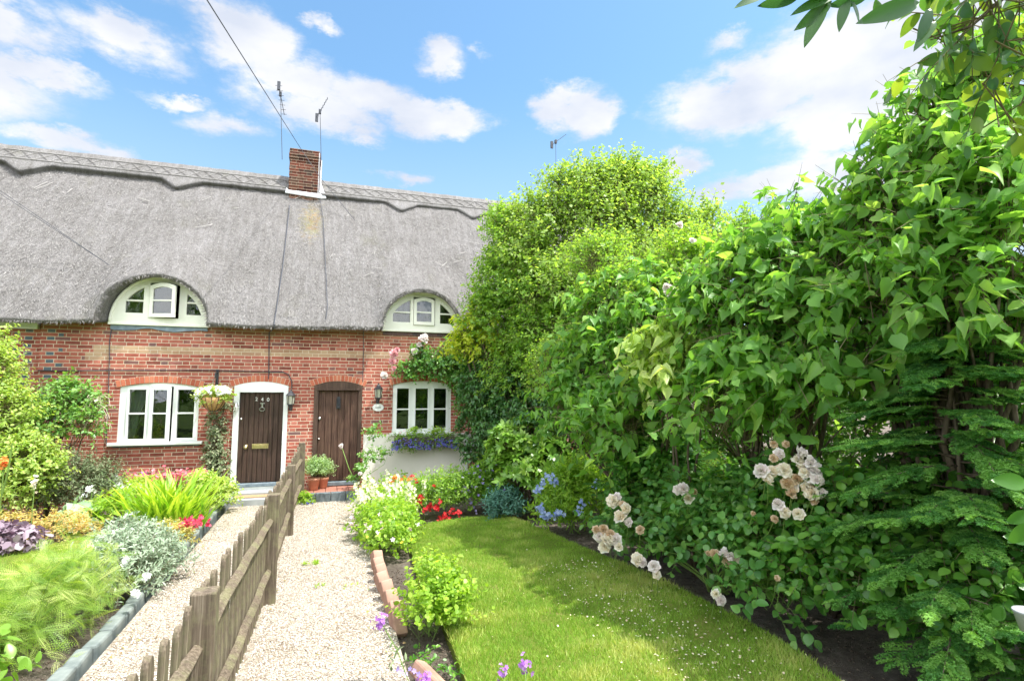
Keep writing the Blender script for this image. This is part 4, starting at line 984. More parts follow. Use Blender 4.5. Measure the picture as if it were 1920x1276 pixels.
plate(w, X_W2[0]+.002, X_W2[1]-.002, .985, lambda x: aW2(x)-.002, ops, .012, .075, .05); W2 = w.build('window', 'white_paint', B_, bevel=.002)
for xa, xb in fx: pane(W2, xa-.004, xb+.004, zgb-.004, zgt+.004, .045)
for xa, xb in fx: plate(m_ := MB(), xa-.028, xb+.028, zgb-.028, zgt+.028, [(xa, xb, zgb, zgt)], .003, .0118, .2); m_.build('sash_frame', 'white_paint', W2, bevel=.002)
MB().box(X_W2[0]-.05, X_W2[1]+.05, -.10, .04, .955, 1.0).build('window_sill', 'white_paint', W2, bevel=.005)
dormer(B_, DORM[1], [(.115, .335), (.375, .655), (.725, .925)], 2.78+.135, 2.78+.31, 0.0, 'cream_paint', 'full')
es = MB(); rr = random.Random(5)
for i in range(16): es.box(.88+.086*i+.003, .88+.086*(i+1)-.003, -.02, -.002, 2.682, 2.738, rr.random()*.4)
es.build('brick_on_edge_sill', 'dark_brick', B_)
fr = MB(); plate(fr, X_D2[0]+.002, X_D2[1]-.002, .14, lambda x: aD2(x)-.002, [(-.135, .503, .20, 1.72)], -.015, .10, .05); FD2 = fr.build('door_frame', 'frame_brown', B_, bevel=.004)
MB().box(-.165, .53, -.028, -.0155, 1.722, 1.752).build('drip_rail', 'frame_brown', FD2, bevel=.003)
D2 = door(B_, -.135, .503, .235, 1.718, .03, 6, 'door_brown'); D2['label'] = 'weathered brown plank door'
MB().box(-.14, .51, -.03, .09, .165, .228).build('threshold', 'lead', D2, bevel=.006)
k = MB(); kx, kz = .185, 1.52; k.prism([(kx-.035, kz-.10), (kx+.035, kz-.10), (kx+.030, kz+.07), (kx+.015, kz+.10), (kx-.015, kz+.10), (kx-.030, kz+.07)], .018, .029); k.tube([(kx-.02, .012, kz+.06), (kx-.024, .004, kz-.06), (kx, .0, kz-.075), (kx+.024, .004, kz-.06), (kx+.02, .012, kz+.06)], .008, 6); k.build('knocker', 'black_iron', D2)
for z_, s_ in ((1.26, .026), (.93, .014)):
    k = MB(); k.lathe([(0, 0), (s_, .001), (s_, .014), (s_*.6, .024), (0, .026)], (0, 0, 0), 14); k.xform(Matrix.Translation((-.108, .03, z_)) @ Matrix.Rotation(math.pi/2, 4, 'X')); k.build('lock', 'silver', D2, True)

# ---- far left cottage
C_ = thing('thatched_cottage', 'brick cottage at the far left edge of the terrace behind the tall lime green shrub', 'cottage', (-5.4, .08, 0), GRP_C)
wall(C_, -8.2, -3.99, 2.90, [], .07)
build_roof(C_, -8.2, -3.98, 13)
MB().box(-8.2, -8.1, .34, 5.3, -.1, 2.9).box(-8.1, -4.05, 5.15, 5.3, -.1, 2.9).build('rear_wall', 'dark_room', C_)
MB().box(-4.75, -4.02, -.02, .068, 2.60, 2.69).build('eaves_board', 'white_paint', C_, bevel=.004)

# ---- chimney on the party wall
cy0 = 2.12; zt = float(onY(570, 280, cy0)[2]); cx0, cx1 = float(onY(542, 330, cy0)[0]), float(onY(598.5, 330, cy0)[0])
ch = thing('chimney_stack', 'square weathered red brick chimney stack standing on the thatched ridge', 'chimney', ((cx0+cx1)/2, cy0+.3, 6.0))
rr = random.Random(3); sh_ = MB(); z = 5.85; i = 0
sh_.box(cx0+.012, cx1-.012, cy0+.012, cy0+.56, 5.2, zt-.012)
while z < zt-.02:
    o = .0
    if zt-z < .24: o = .020
    if zt-z < .10: o = .006
    j = [rr.uniform(-.006, .006) for _ in range(3)]; h = min(.056, zt-z-.004)
    sh_.box(cx0-o+j[0], cx1+o+j[1], cy0-o+j[2], cy0+.57+o, z+.005, z+h); z += .060
sh_.build('stack', 'brick_aged', ch, bevel=.006)
fl = MB(); fz = float(onY(570, 362, cy0-.1)[2]); fl.prism([(cx0-.06, fz-.02), (cx1+.03, fz-.06), (cx1+.08, fz+.02), (cx1+.02, fz+.04), (cx0, fz+.05), (cx0-.04, fz+.10)], cy0-.06, cy0-.028)
fl.prism([(cx1+.005, fz-.05), (cx1+.16, fz-.02), (cx1+.03, fz+.32), (cx1+.008, fz+.70)], cy0+.02, cy0+.20)
fl.build('flashing', 'lead_white', ch, bevel=.01)
pk = MB(); pk.tube([(cx1-.01, cy0-.03, zt-.05), (cx1-.012, cy0-.04, fz+.05)], .006, 5); pk.tube([(cx1+.035, cy0+.1, zt-.15), (cx1+.03, cy0+.05, fz+.2)], .012, 6); pk.build('pipe', 'lead_white', ch)

# ---- aerials
def aerial(label, base, top, boom_dir, boom_len, nel, el_len, group='television aerials above the ridge', tilt=.0):
    t = thing('tv_aerial', label, 'aerial', base, group)
    mb = MB(); mb.tube([base, top], .006, 6); mb.build('mast', 'cable_grey', t)
    bd = Vector(boom_dir).normalized(); c = Vector(top)-Vector((0, 0, .06)); mb = MB(); mb.tube([c-bd*boom_len*.3, c+bd*boom_len*.7], .007, 5)
    sdv = bd.cross(Vector((0, 0, 1))).normalized() if abs(bd.z) < .8 else Vector((0, 1, 0))
    for i in range(nel):
        p = c+bd*boom_len*(-.28+.96*i/(nel-1)); l = el_len*(1-.35*i/nel); mb.tube([p-sdv*l/2, p+sdv*l/2], .005, 4)
    mb.build('boom', 'cable_grey', t)
    mb = MB(); p = c-bd*boom_len*.28; mb.box(p.x-.03, p.x+.03, p.y-.02, p.y+.02, p.z-.09, p.z+.09).box(c.x-.025, c.x+.025, c.y-.03, c.y+.03, c.z-.04, c.z+.05); mb.build('bracket', 'cable_grey', t); return t
p0 = onY(530, 278, 2.5); p1 = onY(526, 172, 2.5); aerial('tall thin television aerial strapped to the left side of the chimney', (p0[0], 2.5, p0[2]-.25), (p1[0], 2.5, p1[2]), (.12, .9, -.5), .7, 7, .14)
p0 = onY(603, 330, 2.6); p1 = onY(600, 205, 2.6); aerial('television aerial with a steeply tilted boom at the right side of the chimney', (p0[0], 2.6, p0[2]), (p1[0], 2.6, p1[2]), (.24, .35, .75), .75, 8, .16)
p1 = onY(1042, 262, 2.8); aerial('small television aerial with a slanted boom rising above the leafy tree top', (p1[0], 2.8, 6.1), (p1[0], 2.8, p1[2]), (.8, .25, .72), .62, 6, .12)

# ---- cables
def cable(label, pts, r, mat='cable_grey', sag=0, name='cable', cat='cable', group=None):
    mb = MB(); P = []
    for a, b_ in zip(pts[:-1], pts[1:]):
        a, b_ = Vector(a), Vector(b_)
        for i in range(12): t = i/12; p = a.lerp(b_, t); p.z -= sag*4*t*(1-t); P.append(p)
    P.append(Vector(pts[-1])); mb.tube(P, r, 5); o = mb.build(name, mat); return tag(o, label, cat, group)
e0 = onY(566, 282, cy0-.05); nearp = at(388, 0, 4.5); far = Vector(nearp)+(Vector(nearp)-Vector(e0))*.6
cable('dark overhead telephone wire running from the top of the photo down to the chimney', [far, nearp, e0], .0052)
cable('thin wire dropping across the chimney face and onto the thatch beside it', [e0, onY(598, 330, cy0-.12), (float(onY(665, 418, 1.7)[0]), 1.62, float(onY(665, 418, 1.7)[2])+.03)], .005)
def on_roof(px, py, lift=.05):
    lo, hi = 6.0, 20.0
    for _ in range(50):
        md = (lo+hi)/2; p = at(px, py, md)
        if p[1] < float(Yroof(p[0], p[2]))-lift: lo = md
        else: hi = md
    return Vector(at(px, py, lo))
er = on_roof(205, 497)
for dx, lb in ((0, 'upper of two thin black wires stretching from the left edge onto the thatch'), (-6, 'lower of two thin black wires stretching from the left edge onto the thatch')):
    n_ = Vector(at(0, 357-dx, 8.2)); cable(lb, [n_+(n_-er)*1.2, n_, er], .004, sag=.0, group='paired wires over the thatch')
def roof_cable(label, px_pts, r, tail=None):
    pts = [on_roof(*p) for p in px_pts]; mb = MB(); P = []
    for a, b_ in zip(pts[:-1], pts[1:]):
        for i in range(10):
            q = a.lerp(b_, i/10); q.y = min(q.y, float(Yroof(np.float64(q.x), np.float64(q.z)))-.03); P.append(q)
    P.append(pts[-1]); P += [Vector(t) for t in (tail or [])]; mb.tube(P, r, 5); tag(mb.build('aerial_cable', 'cable_grey'), label, 'cable', 'aerial cables down the thatch')
xr = on_roof(513, 611).x
roof_cable('dark cable down the thatch from the left side of the chimney to the wall', [(543, 385), (538, 430), (530, 500), (521, 560), (514, 608)], .008, [(xr, -.30, 2.69), (wx(505, 620), -.015, 2.66), (wx(504, 700), -.012, 2.0), (wx(503, 716), -.012, 1.90)])
roof_cable('dark aerial cable running down the thatch below the lichen patch right of the chimney', [(599, 368), (606, 410), (609, 470), (612, 530), (614, 575), (611, 598)], .006)
def wall_cable(label, pts, r=.007):
    P = [(wx(a, b), -.016 if len(q_) < 3 else q_[2], wz(a, b)) for q_ in pts for a, b in [q_[:2]]]; mb = MB(); mb.tube(P, r, 5); tag(mb.build('wall_cable', 'cable_grey'), label, 'cable', 'cables clipped to the front wall')
wall_cable('thin dark cable running down the brick wall left of the white ground floor window', [(211, 608), (206, 640), (205, 700), (203, 760), (200, 834)], .006)
wall_cable('long black cable running level over the white window and door to the lantern', [(72, 694), (110, 695), (200, 694), (300, 694), (400, 694), (470, 696), (530, 697), (541, 702), (547, 714), (547, 728)], .008)
wall_cable('dark cable running straight down the bricks left of the carriage lamp', [(681, 617), (681, 660), (680, 715)], .006)

# ---- wall lanterns, plaque, brackets
def lantern(label, x, z, s, mount):
    t = thing('wall_lantern', label, 'lantern', (x, 0, z), 'black lanterns on the front wall')
    y = -.14*s; m_ = MB(); m_.box(x-.035*s, x+.035*s, -.018, 0.0, z-.22*s, z-.02*s)
    if mount == 'low': m_.tube([(x, -.01, z-.17*s), (x, -.07*s, z-.22*s), (x, y, z-.17*s), (x, y, z-.10*s)], .012*s, 6)
    else: m_.tube([(x, -.01, z-.10*s), (x, -.05*s, z+.14*s), (x, y, z+.16*s)], .012*s, 6)
    m_.build('bracket', 'black_iron', t)
    m_ = MB(); m_.lathe([(0, .205), (.012, .20), (.016, .17), (.045, .145), (.05, .125), (.092, .085), (.096, .07), (.0, .07)], (x, y, z), 6, s, s); m_.V = [(a, b, z+(c_-z)*s) for a, b, c_ in m_.V]; m_.build('lantern_cap', 'black_iron', t)
    m_ = MB(); m_.lathe([(0, .068), (.074, .068), (.060, -.095), (0, -.095)], (x, y, z), 6, s, s); m_.V = [(a, b, z+(c_-z)*s) for a, b, c_ in m_.V]; m_.build('lamp_glass', 'lamp_glass', t)
    m_ = MB()
    for i in range(6):
        a = 2*math.pi*i/6; m_.tube([(x+.078*s*math.cos(a), y+.078*s*math.sin(a), z+.07*s), (x+.064*s*math.cos(a), y+.064*s*math.sin(a), z-.10*s)], .006*s, 4)
    k0 = len(m_.V); m_.lathe([(.072, -.095), (.074, -.108), (.05, -.118), (.03, -.15), (.014, -.17), (0, -.175)], (x, y, z), 6, s, s); m_.V[k0:] = [(a, b, z+(c_-z)*s) for a, b, c_ in m_.V[k0:]]; m_.build('lantern_cage', 'black_iron', t); return t
lantern('black carriage lamp with pale glass between the brown door and the right window', wx(708.5, 735), wz(708, 736), .82, 'low')
lantern('small black lantern at the upper right corner of the white door frame', wx(546, 745), wz(546, 748), .80, 'low')
pqx, pqz = wx(709, 763.5), wz(709, 763.5); pq = thing('house_plaque', 'small oval white house plaque on the bricks below the carriage lamp', 'plaque', (pqx, 0, pqz))
k = MB(); k.lathe([(0, 0), (.095, 0), (.095, .010), (.088, .014), (0, .014)], (0, 0, 0), 32); k.xform(Matrix.Translation((pqx, 0, pqz)) @ Matrix.Diagonal((1, 1, .68, 1)) @ Matrix.Rotation(math.pi/2, 4, 'X')); k.build('plate', 'plaque', pq, False)
k = MB(); k.lathe([(0, 0), (.052, 0), (.052, .002), (0, .002)], (0, 0, 0), 24); k.xform(Matrix.Translation((pqx, -.0142, pqz)) @ Matrix.Diagonal((1, 1, .36, 1)) @ Matrix.Rotation(math.pi/2, 4, 'X')); k.build('faded_lettering', 'plaque_grey', pq)
# ornamental bell / wind chime on the white door frame
bx_, bz_ = wx(443.5, 760), wz(443, 757); bl = MB(); bl.tube([(bx_, -.02, bz_+.03), (bx_-.02, -.07, bz_+.035), (bx_, -.09, bz_+.01)], .007, 6); bl.lathe([(0, .03), (.02, .025), (.03, -.01), (.045, -.04), (0, -.04)], (bx_, -.08, bz_), 12); bl.tube([(bx_, -.08, bz_-.04), (bx_, -.08, bz_-.17)], .004, 5)
tag(bl.build('door_bell', 'silver'), 'small grey metal bell hanging on the left side of the white door frame', 'bell')
# meter box and pipe
mbx = thing('meter_box', 'white meter box with a pipe on the wall right of the flower trough', 'meter box', (2.42, -.1, .9))
MB().box(2.33, 2.56, -.24, -.078, .60, .96).build('box', 'plastic_white', mbx, bevel=.008); MB().box(2.345, 2.545, -.247, -.241, .62, .94).build('box_door', 'plastic_white', mbx, bevel=.004)
MB().tube([(2.36, -.12, .598), (2.36, -.12, .05)], .022, 8).build('pipe', 'plastic_white', mbx, True)

# ---- things behind the right window glass
vs_ = thing('flower_vase', 'glass vase of mauve flowers standing on the sill inside the right window', 'vase', (1.53, .17, 1.0))
k = MB(); k.lathe([(0, 0), (.05, 0), (.055, .10), (.035, .17), (.045, .2)], (1.53, .18, 1.0), 14); k.build('vase', 'lamp_glass', vs_, True)
bb = [((1.53, .18, 1.32), (.11, .07, .14))]; foliage(vs_, 'leaves', 'small_mid', 'oval', bb, 40, 5, .08, .05, 900); flowers(vs_, 'blooms', 'petal_purple', surf_pts(bb, 60, 3, .0), .045, 5)
k = MB(); k.box(1.86, 2.02, .14, .15, 1.01, 1.11); tag(k.build('card', 'card_cream'), 'small cream card propped inside the right pane of the right window', 'card')

# ---- steps and mats
st = thing('front_step', 'red tiled doorstep edged in dark brick before the brown door', 'step', (.2, -.3, 0), 'doorsteps of the cottages')
k = MB(); x = -.34
while x < .78: k.box(x+.003, x+.217, -.64, -.535, -.05, .155, random.Random(int(x*90)).random()); x += .22
k.build('edge_bricks', 'step_brick', st, bevel=.006)
k = MB(); x = -.33; rr = random.Random(8)
while x < .74:
    for y in (-.53, -.355, -.18): k.box(x+.003, x+.175-.003, y+.003, y+.172, .06, .152+rr.uniform(0, .003))
    x += .175
k.build('tiles', 'step_tile', st, bevel=.003); MB().box(-.33, .77, -.53, -.003, -.05, .058).build('step_base', 'step_brick', st)
st = thing('front_step', 'plain grey slab doorstep before the white framed door 240', 'step', (-1, -.3, 0), 'doorsteps of the cottages')
MB().box(-1.42, -.50, -.62, -.004, -.05, .115).build('slab', 'slab_grey', st, bevel=.008); MB().box(-1.38, -.60, -.30, -.045, .117, .165).build('upper_slab', 'slab_grey', st, bevel=.008)
k = MB(); k.box(-1.28, -.68, -.50, -.305, .117, .132); tag(k.build('doormat', 'doormat', bevel=.004), 'brown coir doormat on the grey step of door 240', 'doormat')
# ================================================================== FENCE AND EDGING
def build_fence():
    F_ = thing('picket_fence', 'weathered wooden picket fence running from the foreground to the front wall', 'fence', (-.38, -4.8, 0))
    posts = [(-.50, -9.35, .88), (-.445, -7.16, .872), (-.385, -4.85, .865), (-.375, -2.62, .83), (-.335, -.52, .92)]
    rr = random.Random(21)
    for x, y, h in posts:
        m_ = MB(); w_ = .047; m_.box(x-w_, x+w_, y-w_, y+w_, -.1, h-.004)
        k0 = len(m_.V); i = len(m_.V)
        lean = Matrix.Translation((x, y, 0)) @ Matrix.Rotation(rr.uniform(-.012, .012), 4, 'Y') @ Matrix.Translation((-x, -y, 0)); m_.xform(lean)
        m_.build('post', 'fence_wood', F_, bevel=.007, seg=2)
    for (xa, ya, ha), (xb, yb, hb) in zip(posts[:-1], posts[1:]):
        for zz in (.665, .27):
            m_ = MB(); n = 10; V = []
            for i in range(n+1):
                t = i/n; tap = 1 if 0 < i < n else .62; x = xa+(xb-xa)*t+.004*math.sin(i*2.1); y = ya-.02+(yb-ya+.04)*t; z = zz+.006*math.sin(t*5+zz*9); s_ = .023*tap
                for dx, dz in ((-1.0, -1.15), (-1.0, 1.15), (-.2, .9), (.75, .08), (.75, -.12), (-.2, -.95)): V.append((x+dx*s_, y, z+dz*s_))
            m_.add(V, [(i*6+j, i*6+(j+1) % 6, (i+1)*6+(j+1) % 6, (i+1)*6+j) for i in range(n) for j in range(6)]+[tuple(range(5, -1, -1)), tuple(range(n*6, n*6+6))])
            m_.build('rail', 'fence_wood', F_)
    variants = []
    for v in range(5):
        h = .785+.010*v; w_ = .031; t_ = .011; prof = [(-w_, 0), (w_, 0), (w_, h-.04)]+[(w_*math.cos(a), h-.04+.045*math.sin(a)) for a in [math.pi*i/8 for i in range(1, 8)]]+[(-w_, h-.04)]
        me = MB(); n = len(prof); me.add([(-t_, a, b) for a, b in prof]+[(t_, a, b) for a, b in prof], [tuple(range(n-1, -1, -1)), tuple(range(n, 2*n))]+[(i, (i+1) % n, (i+1) % n+n, i+n) for i in range(n)])
        ms = bpy.data.meshes.new('picket'); ms.from_pydata(me.V, [], me.F); ms.materials.append(MATS['fence_wood']); variants.append(ms)
    y = -9.2; off = ORG[F_.name]
    while y < -.62:
        if min(abs(y-p[1]) for p in posts) > .05:
            t = np.interp(y, [p[1] for p in posts], [p[0] for p in posts]); hz = np.interp(y, [p[1] for p in posts], [p[2] for p in posts])-.865
            o = bpy.data.objects.new('picket', variants[rr.randrange(5)]); col.objects.link(o); o.parent = F_
            o.location = Vector((t-.044, y, .02+hz+rr.uniform(-.008, .008)))-off; o.rotation_euler = (rr.uniform(-.012, .012), rr.uniform(-.02, .02), rr.uniform(-.06, .06))
            b = o.modifiers.new('bevel', 'BEVEL'); b.width = .003; b.segments = 1
        y += .130+rr.uniform(-.006, .006)
build_fence()
def edging():
    rr = random.Random(5); vs = []
    for v in range(4):
        m_ = MB(); n = 3; L = .27
        m_.box(-.046, .046, 0, L-.012, -.08, .075); me = bpy.data.meshes.new('edging_block')
        me.from_pydata(m_.V, [], m_.F); me.materials.append(MATS['kerb_stone']); vs.append(me)
    y = -7.6; i = 0
    while y < -.75:
        o = bpy.data.objects.new('edging_block', vs[rr.randrange(4)]); col.objects.link(o); o.location = (-1.40+.012*(y+5.5)*0+.03*math.sin(y*.9)+.035*(y+5.7)/5, y, rr.uniform(-.012, .012)+.01)
        o.rotation_euler = (rr.uniform(-.03, .03), rr.uniform(-.08, .08), rr.uniform(-.05, .05)); b = o.modifiers.new('bevel', 'BEVEL'); b.width = .018; b.segments = 2
        tag(o, 'weathered blue grey block in the row edging the left flower bed', 'edging block', 'blue grey blocks edging the left bed'); y += .268
    me = bpy.data.meshes.new('edging_tile'); m_ = MB().box(-.045, .05, -.125, .125, -.045, .045); me.from_pydata(m_.V, [], m_.F); me.materials.append(MATS['edging_clay'])
    nm = ['first', 'second', 'third', 'fourth', 'fifth', 'sixth', 'seventh']
    pos = [(.500, -4.22), (.505, -4.44), (.505, -4.66), (.500, -4.88), (.51, -5.11), (.515, -5.34), (.52, -5.58)]
    for i, (x, y) in enumerate(pos):
        o = bpy.data.objects.new('edging_brick', me); col.objects.link(o); o.location = (x, y, .055); o.rotation_euler = (math.radians(52+rr.uniform(-9, 9)), rr.uniform(-.15, .15), .28+rr.uniform(-.14, .14))
        b = o.modifiers.new('bevel', 'BEVEL'); b.width = .010; b.segments = 2
        tag(o, 'slanting terracotta brick, %s from the house in the saw tooth edge of the path' % nm[i], 'edging brick', 'slanting terracotta bricks edging the path')
    o = bpy.data.objects.new('edging_brick', me); col.objects.link(o); o.location = (.60, -6.42, .03); o.rotation_euler = (.2, .5, .5); b = o.modifiers.new('bevel', 'BEVEL'); b.width = .015; b.segments = 2
    tag(o, 'tipped pinkish brick lying alone at the bottom edge of the gravel path', 'edging brick', 'slanting terracotta bricks edging the path')
edging()

# ================================================================== PLANTS
def W(x, y, z, rx, ry=None, rz=None): return (np.array([x, y, z], dtype=float), (rx, ry or rx, rz or rx))
def pt(name, label, cat, x, y, group=None, z=0.0): return thing(name, label, cat, (x, y, z), group)

# ---- big trees and hedge, right side
T1 = pt('leafy_tree', 'tall airy tree with small bright green leaves rising above the hedge against the sky', 'tree', 4.4, -1.7)
b1 = [B(1120,420,8.8,92,80), B(1200,405,9.0,80,75), B(1075,375,8.8,48,52), B(1145,350,8.9,48,38), B(1205,355,8.9,36,34), B(1275,450,9.0,50,62), B(1325,425,9.2,26,44), B(1015,420,8.7,48,50), B(1180,520,8.5,150,80,.8), B(1000,490,8.6,62,62), B(1345,490,9.2,42,50), B(1060,560,8.3,90,70), B(1045,345,8.8,14,26), B(1115,325,8.8,14,18), B(1180,320,8.9,14,18), B(1232,335,8.9,14,20), B(960,425,8.9,26,26), B(1395,470,9.3,12,22)]
_, s_ = foliage(T1, 'crown', 'small_bright', 'small', b1, 5600, 9, .34, .055, 101, up=.8, droop=.2, surf=.2, spread=1.0, var=.45)
twigs(T1, s_, 'twig', .004, .5, .2, .5); stems(T1, (4.4, -1.7, 0), b1, 'trunk', 'bark', .05, .010, 2)
T2 = pt('leafy_tree', 'dense mid green small leaved tree hiding the right end of the thatch', 'tree', 3.0, -1.3)
b2 = [B(965,470,8.9,52,60), B(945,540,8.8,62,62), B(925,600,8.8,58,55), B(1010,560,8.5,75,80), B(1040,640,8.2,85,80), B(900,655,9.2,42,40), B(980,690,8.6,75,80), B(1100,570,8.2,80,80), B(940,420,9.1,28,26)]
_, s_ = foliage(T2, 'crown', 'small_mid', 'small', b2, 5200, 10, .24, .048, 102, up=.4, droop=.35, surf=.25, spread=1.0, var=.45, rbias=.12)
twigs(T2, s_, 'twig', .003, .5, .2, .5); stems(T2, (3.0, -1.3, 0), b2, 'trunk', 'bark', .045, .008, 3)
T3 = pt('golden_shrub', 'small golden green shrub spray reaching over the right upper window', 'shrub', 2.7, -.9)
b3 = [B(880,622,8.9,30,26), B(915,590,8.8,26,18), B(866,655,8.9,20,22), B(905,650,8.8,35,25)]
_, s_ = foliage(T3, 'leaves', 'gold_leaf', 'oval', b3, 240, 8, .2, .07, 103, up=.3, droop=.5); twigs(T3, s_, 'twig', .003, .5); stems(T3, (2.75, -1.0, 0), b3, 'branches', 'bark', .02, .006, 4)
IV = pt('ivy', 'dark glossy ivy curtain hanging down beside the right ground floor window', 'ivy', 2.75, -.55)
b4 = [W(2.75,-.55,1.5,.30,.30,.55), W(2.85,-.7,.85,.32,.35,.5), W(2.6,-.42,2.1,.32,.25,.35), W(3.2,-.8,1.5,.4,.4,1.1), W(3.0,-1.0,2.0,.4,.4,.5), B(905,725,9.1,42,60), B(940,800,8.8,48,60), B(885,800,9.3,22,58), B(965,720,8.6,48,60), B(1000,800,8.0,55,60), B(930,870,8.7,40,40)]
_, s_ = foliage(IV, 'leaves', 'ivy_leaf', 'heart', b4, 3400, 7, .16, .050, 104, up=-.3, droop=.7, surf=.6, zmin=-1); twigs(IV, s_, 'twig', .003, .4); stems(IV, (2.9, -.4, 0), b4, 'vines', 'bark', .02, .006, 5)

# dense back hedge that closes the garden on the right
HD = pt('boundary_hedge', 'dense mixed green hedge closing the garden behind the lilac and roses', 'hedge', 4.7, -4.5)
bh = [W(4.6,-8.6,1.2,.6,.9,1.25), W(4.7,-7.4,1.2,.6,.9,1.3), W(4.6,-6.2,1.25,.6,.9,1.3), W(4.5,-5.0,1.3,.65,.9,1.4), W(4.3,-3.8,1.3,.65,.9,1.45), W(4.1,-2.6,1.4,.7,.8,1.5), W(3.9,-1.6,1.4,.7,.8,1.5)]
_, s_ = foliage(HD, 'leaves', 'dark_leaf', 'oval', bh, 7000, 8, .2, .055, 105, up=.3, droop=.3, surf=.45, zmin=-1); twigs(HD, s_, 'twig', .004, .6, frac=.4)
stems(HD, (4.5, -5, 0), bh, 'stems', 'bark', .03, .01, 6, per=2)

# lilac bushes with heart shaped leaves
def lilac(x, y, blobs, seed, label, n, size, stem=.03, k=7, mat='lilac_leaf'):
    t = pt('lilac_bush', label, 'shrub', x, y, 'heart leaved lilac bushes along the hedge')
    _, s_ = foliage(t, 'leaves', mat, 'heart', blobs, int(n*.60), k, .36, size*.98, seed, up=.5, droop=.65, surf=.2, spread=1.1, var=.5)
    twigs(t, s_, 'twig', .0035, .8, .3, 1.0); stems(t, (x, y, 0), blobs, 'branches', 'bark', stem, .007, seed, per=2); return t
LC = [B(1135,600,6.2,62,66), B(1190,690,5.7,75,70), B(1110,700,6.4,60,70), B(1235,610,5.5,60,50), B(1160,790,5.6,80,60), B(1260,720,5.1,62,60), B(1215,545,5.8,40,36), B(1070,770,6.4,50,50)]
lilac(3.5, -4.4, LC, 201, 'farthest heart leaved lilac bush standing left of the white hedge roses', 1350, .082)
LB = [B(1400,520,4.6,85,62), B(1340,600,4.7,72,70), B(1440,600,4.3,90,80), B(1500,500,4.3,85,75), B(1420,700,4.3,95,70), B(1540,610,4.0,80,80), B(1520,720,4.0,90,60), B(1360,760,4.4,90,50), B(1600,470,3.9,70,70), B(1480,430,4.4,44,30)]
lilac(3.6, -5.9, LB, 202, 'middle heart leaved lilac bush spreading above the cream rose cluster', 1500, .082)
LA = [B(1650,410,3.8,70,65), B(1700,330,3.7,72,70), B(1770,420,3.4,95,80), B(1850,320,3.3,90,90), B(1760,240,3.6,65,55), B(1840,180,3.5,75,60), B(1690,530,3.5,90,70), B(1830,520,3.2,110,80), B(1640,590,3.7,75,60), B(1780,630,3.4,110,55), B(1900,420,3.1,80,120), B(1910,620,3.1,70,80), B(1880,110,3.5,60,60), B(1700,680,3.7,70,40)]
lilac(3.8, -7.3, LA, 203, 'tallest heart leaved lilac bush filling the right edge of the photo', 1380, .080)
FR = pt('lilac_bush', 'bright yellow green drooping leafy spray catching the sun in the middle of the hedge', 'shrub', 3.2, -5.3, 'heart leaved lilac bushes along the hedge')
bf = [B(1240,650,4.9,42,34), B(1290,680,4.8,38,34), B(1320,590,4.8,32,24), B(1250,700,4.8,50,30)]
_, s_ = foliage(FR, 'leaves', 'lime_leaf', 'heart', bf, 130, 7, .22, .085, 205, up=.1, droop=1.0); twigs(FR, s_, 'twig', .003, .7); stems(FR, (3.3, -5.3, 0), bf, 'branches', 'bark', .015, .006, 7)
# lower leafy cover under the bushes
CV = pt('leafy_ground_shrub', 'low dark round leaved shrub growing over the bare soil below the rose bush', 'shrub', 3.6, -6.6)
bc = [B(1880,920,3.5,110,80,.4), B(1760,930,3.6,110,80,.4), B(1900,1150,2.9,70,70,.3), B(1850,780,3.7,120,60,.4), B(1560,1040,3.75,110,80,.4), B(1680,1080,3.4,110,70,.4), B(1480,980,4.1,90,90,.4), B(1790,1120,3.1,110,80,.4), B(1640,960,3.7,120,70,.4), B(1380,960,4.9,120,80,.4), B(1250,900,5.6,110,90,.4)]
_, s_ = foliage(CV, 'leaves', 'cover_leaf', 'round_hi', bc, 2700, 6, .18, .062, 206, up=.35, droop=.35, surf=.35, spread=.9, var=.45); twigs(CV, s_, 'twig', .003, .5); stems(CV, (3.7, -6.4, 0), bc, 'stems', 'bark', .012, .004, 8, per=2)
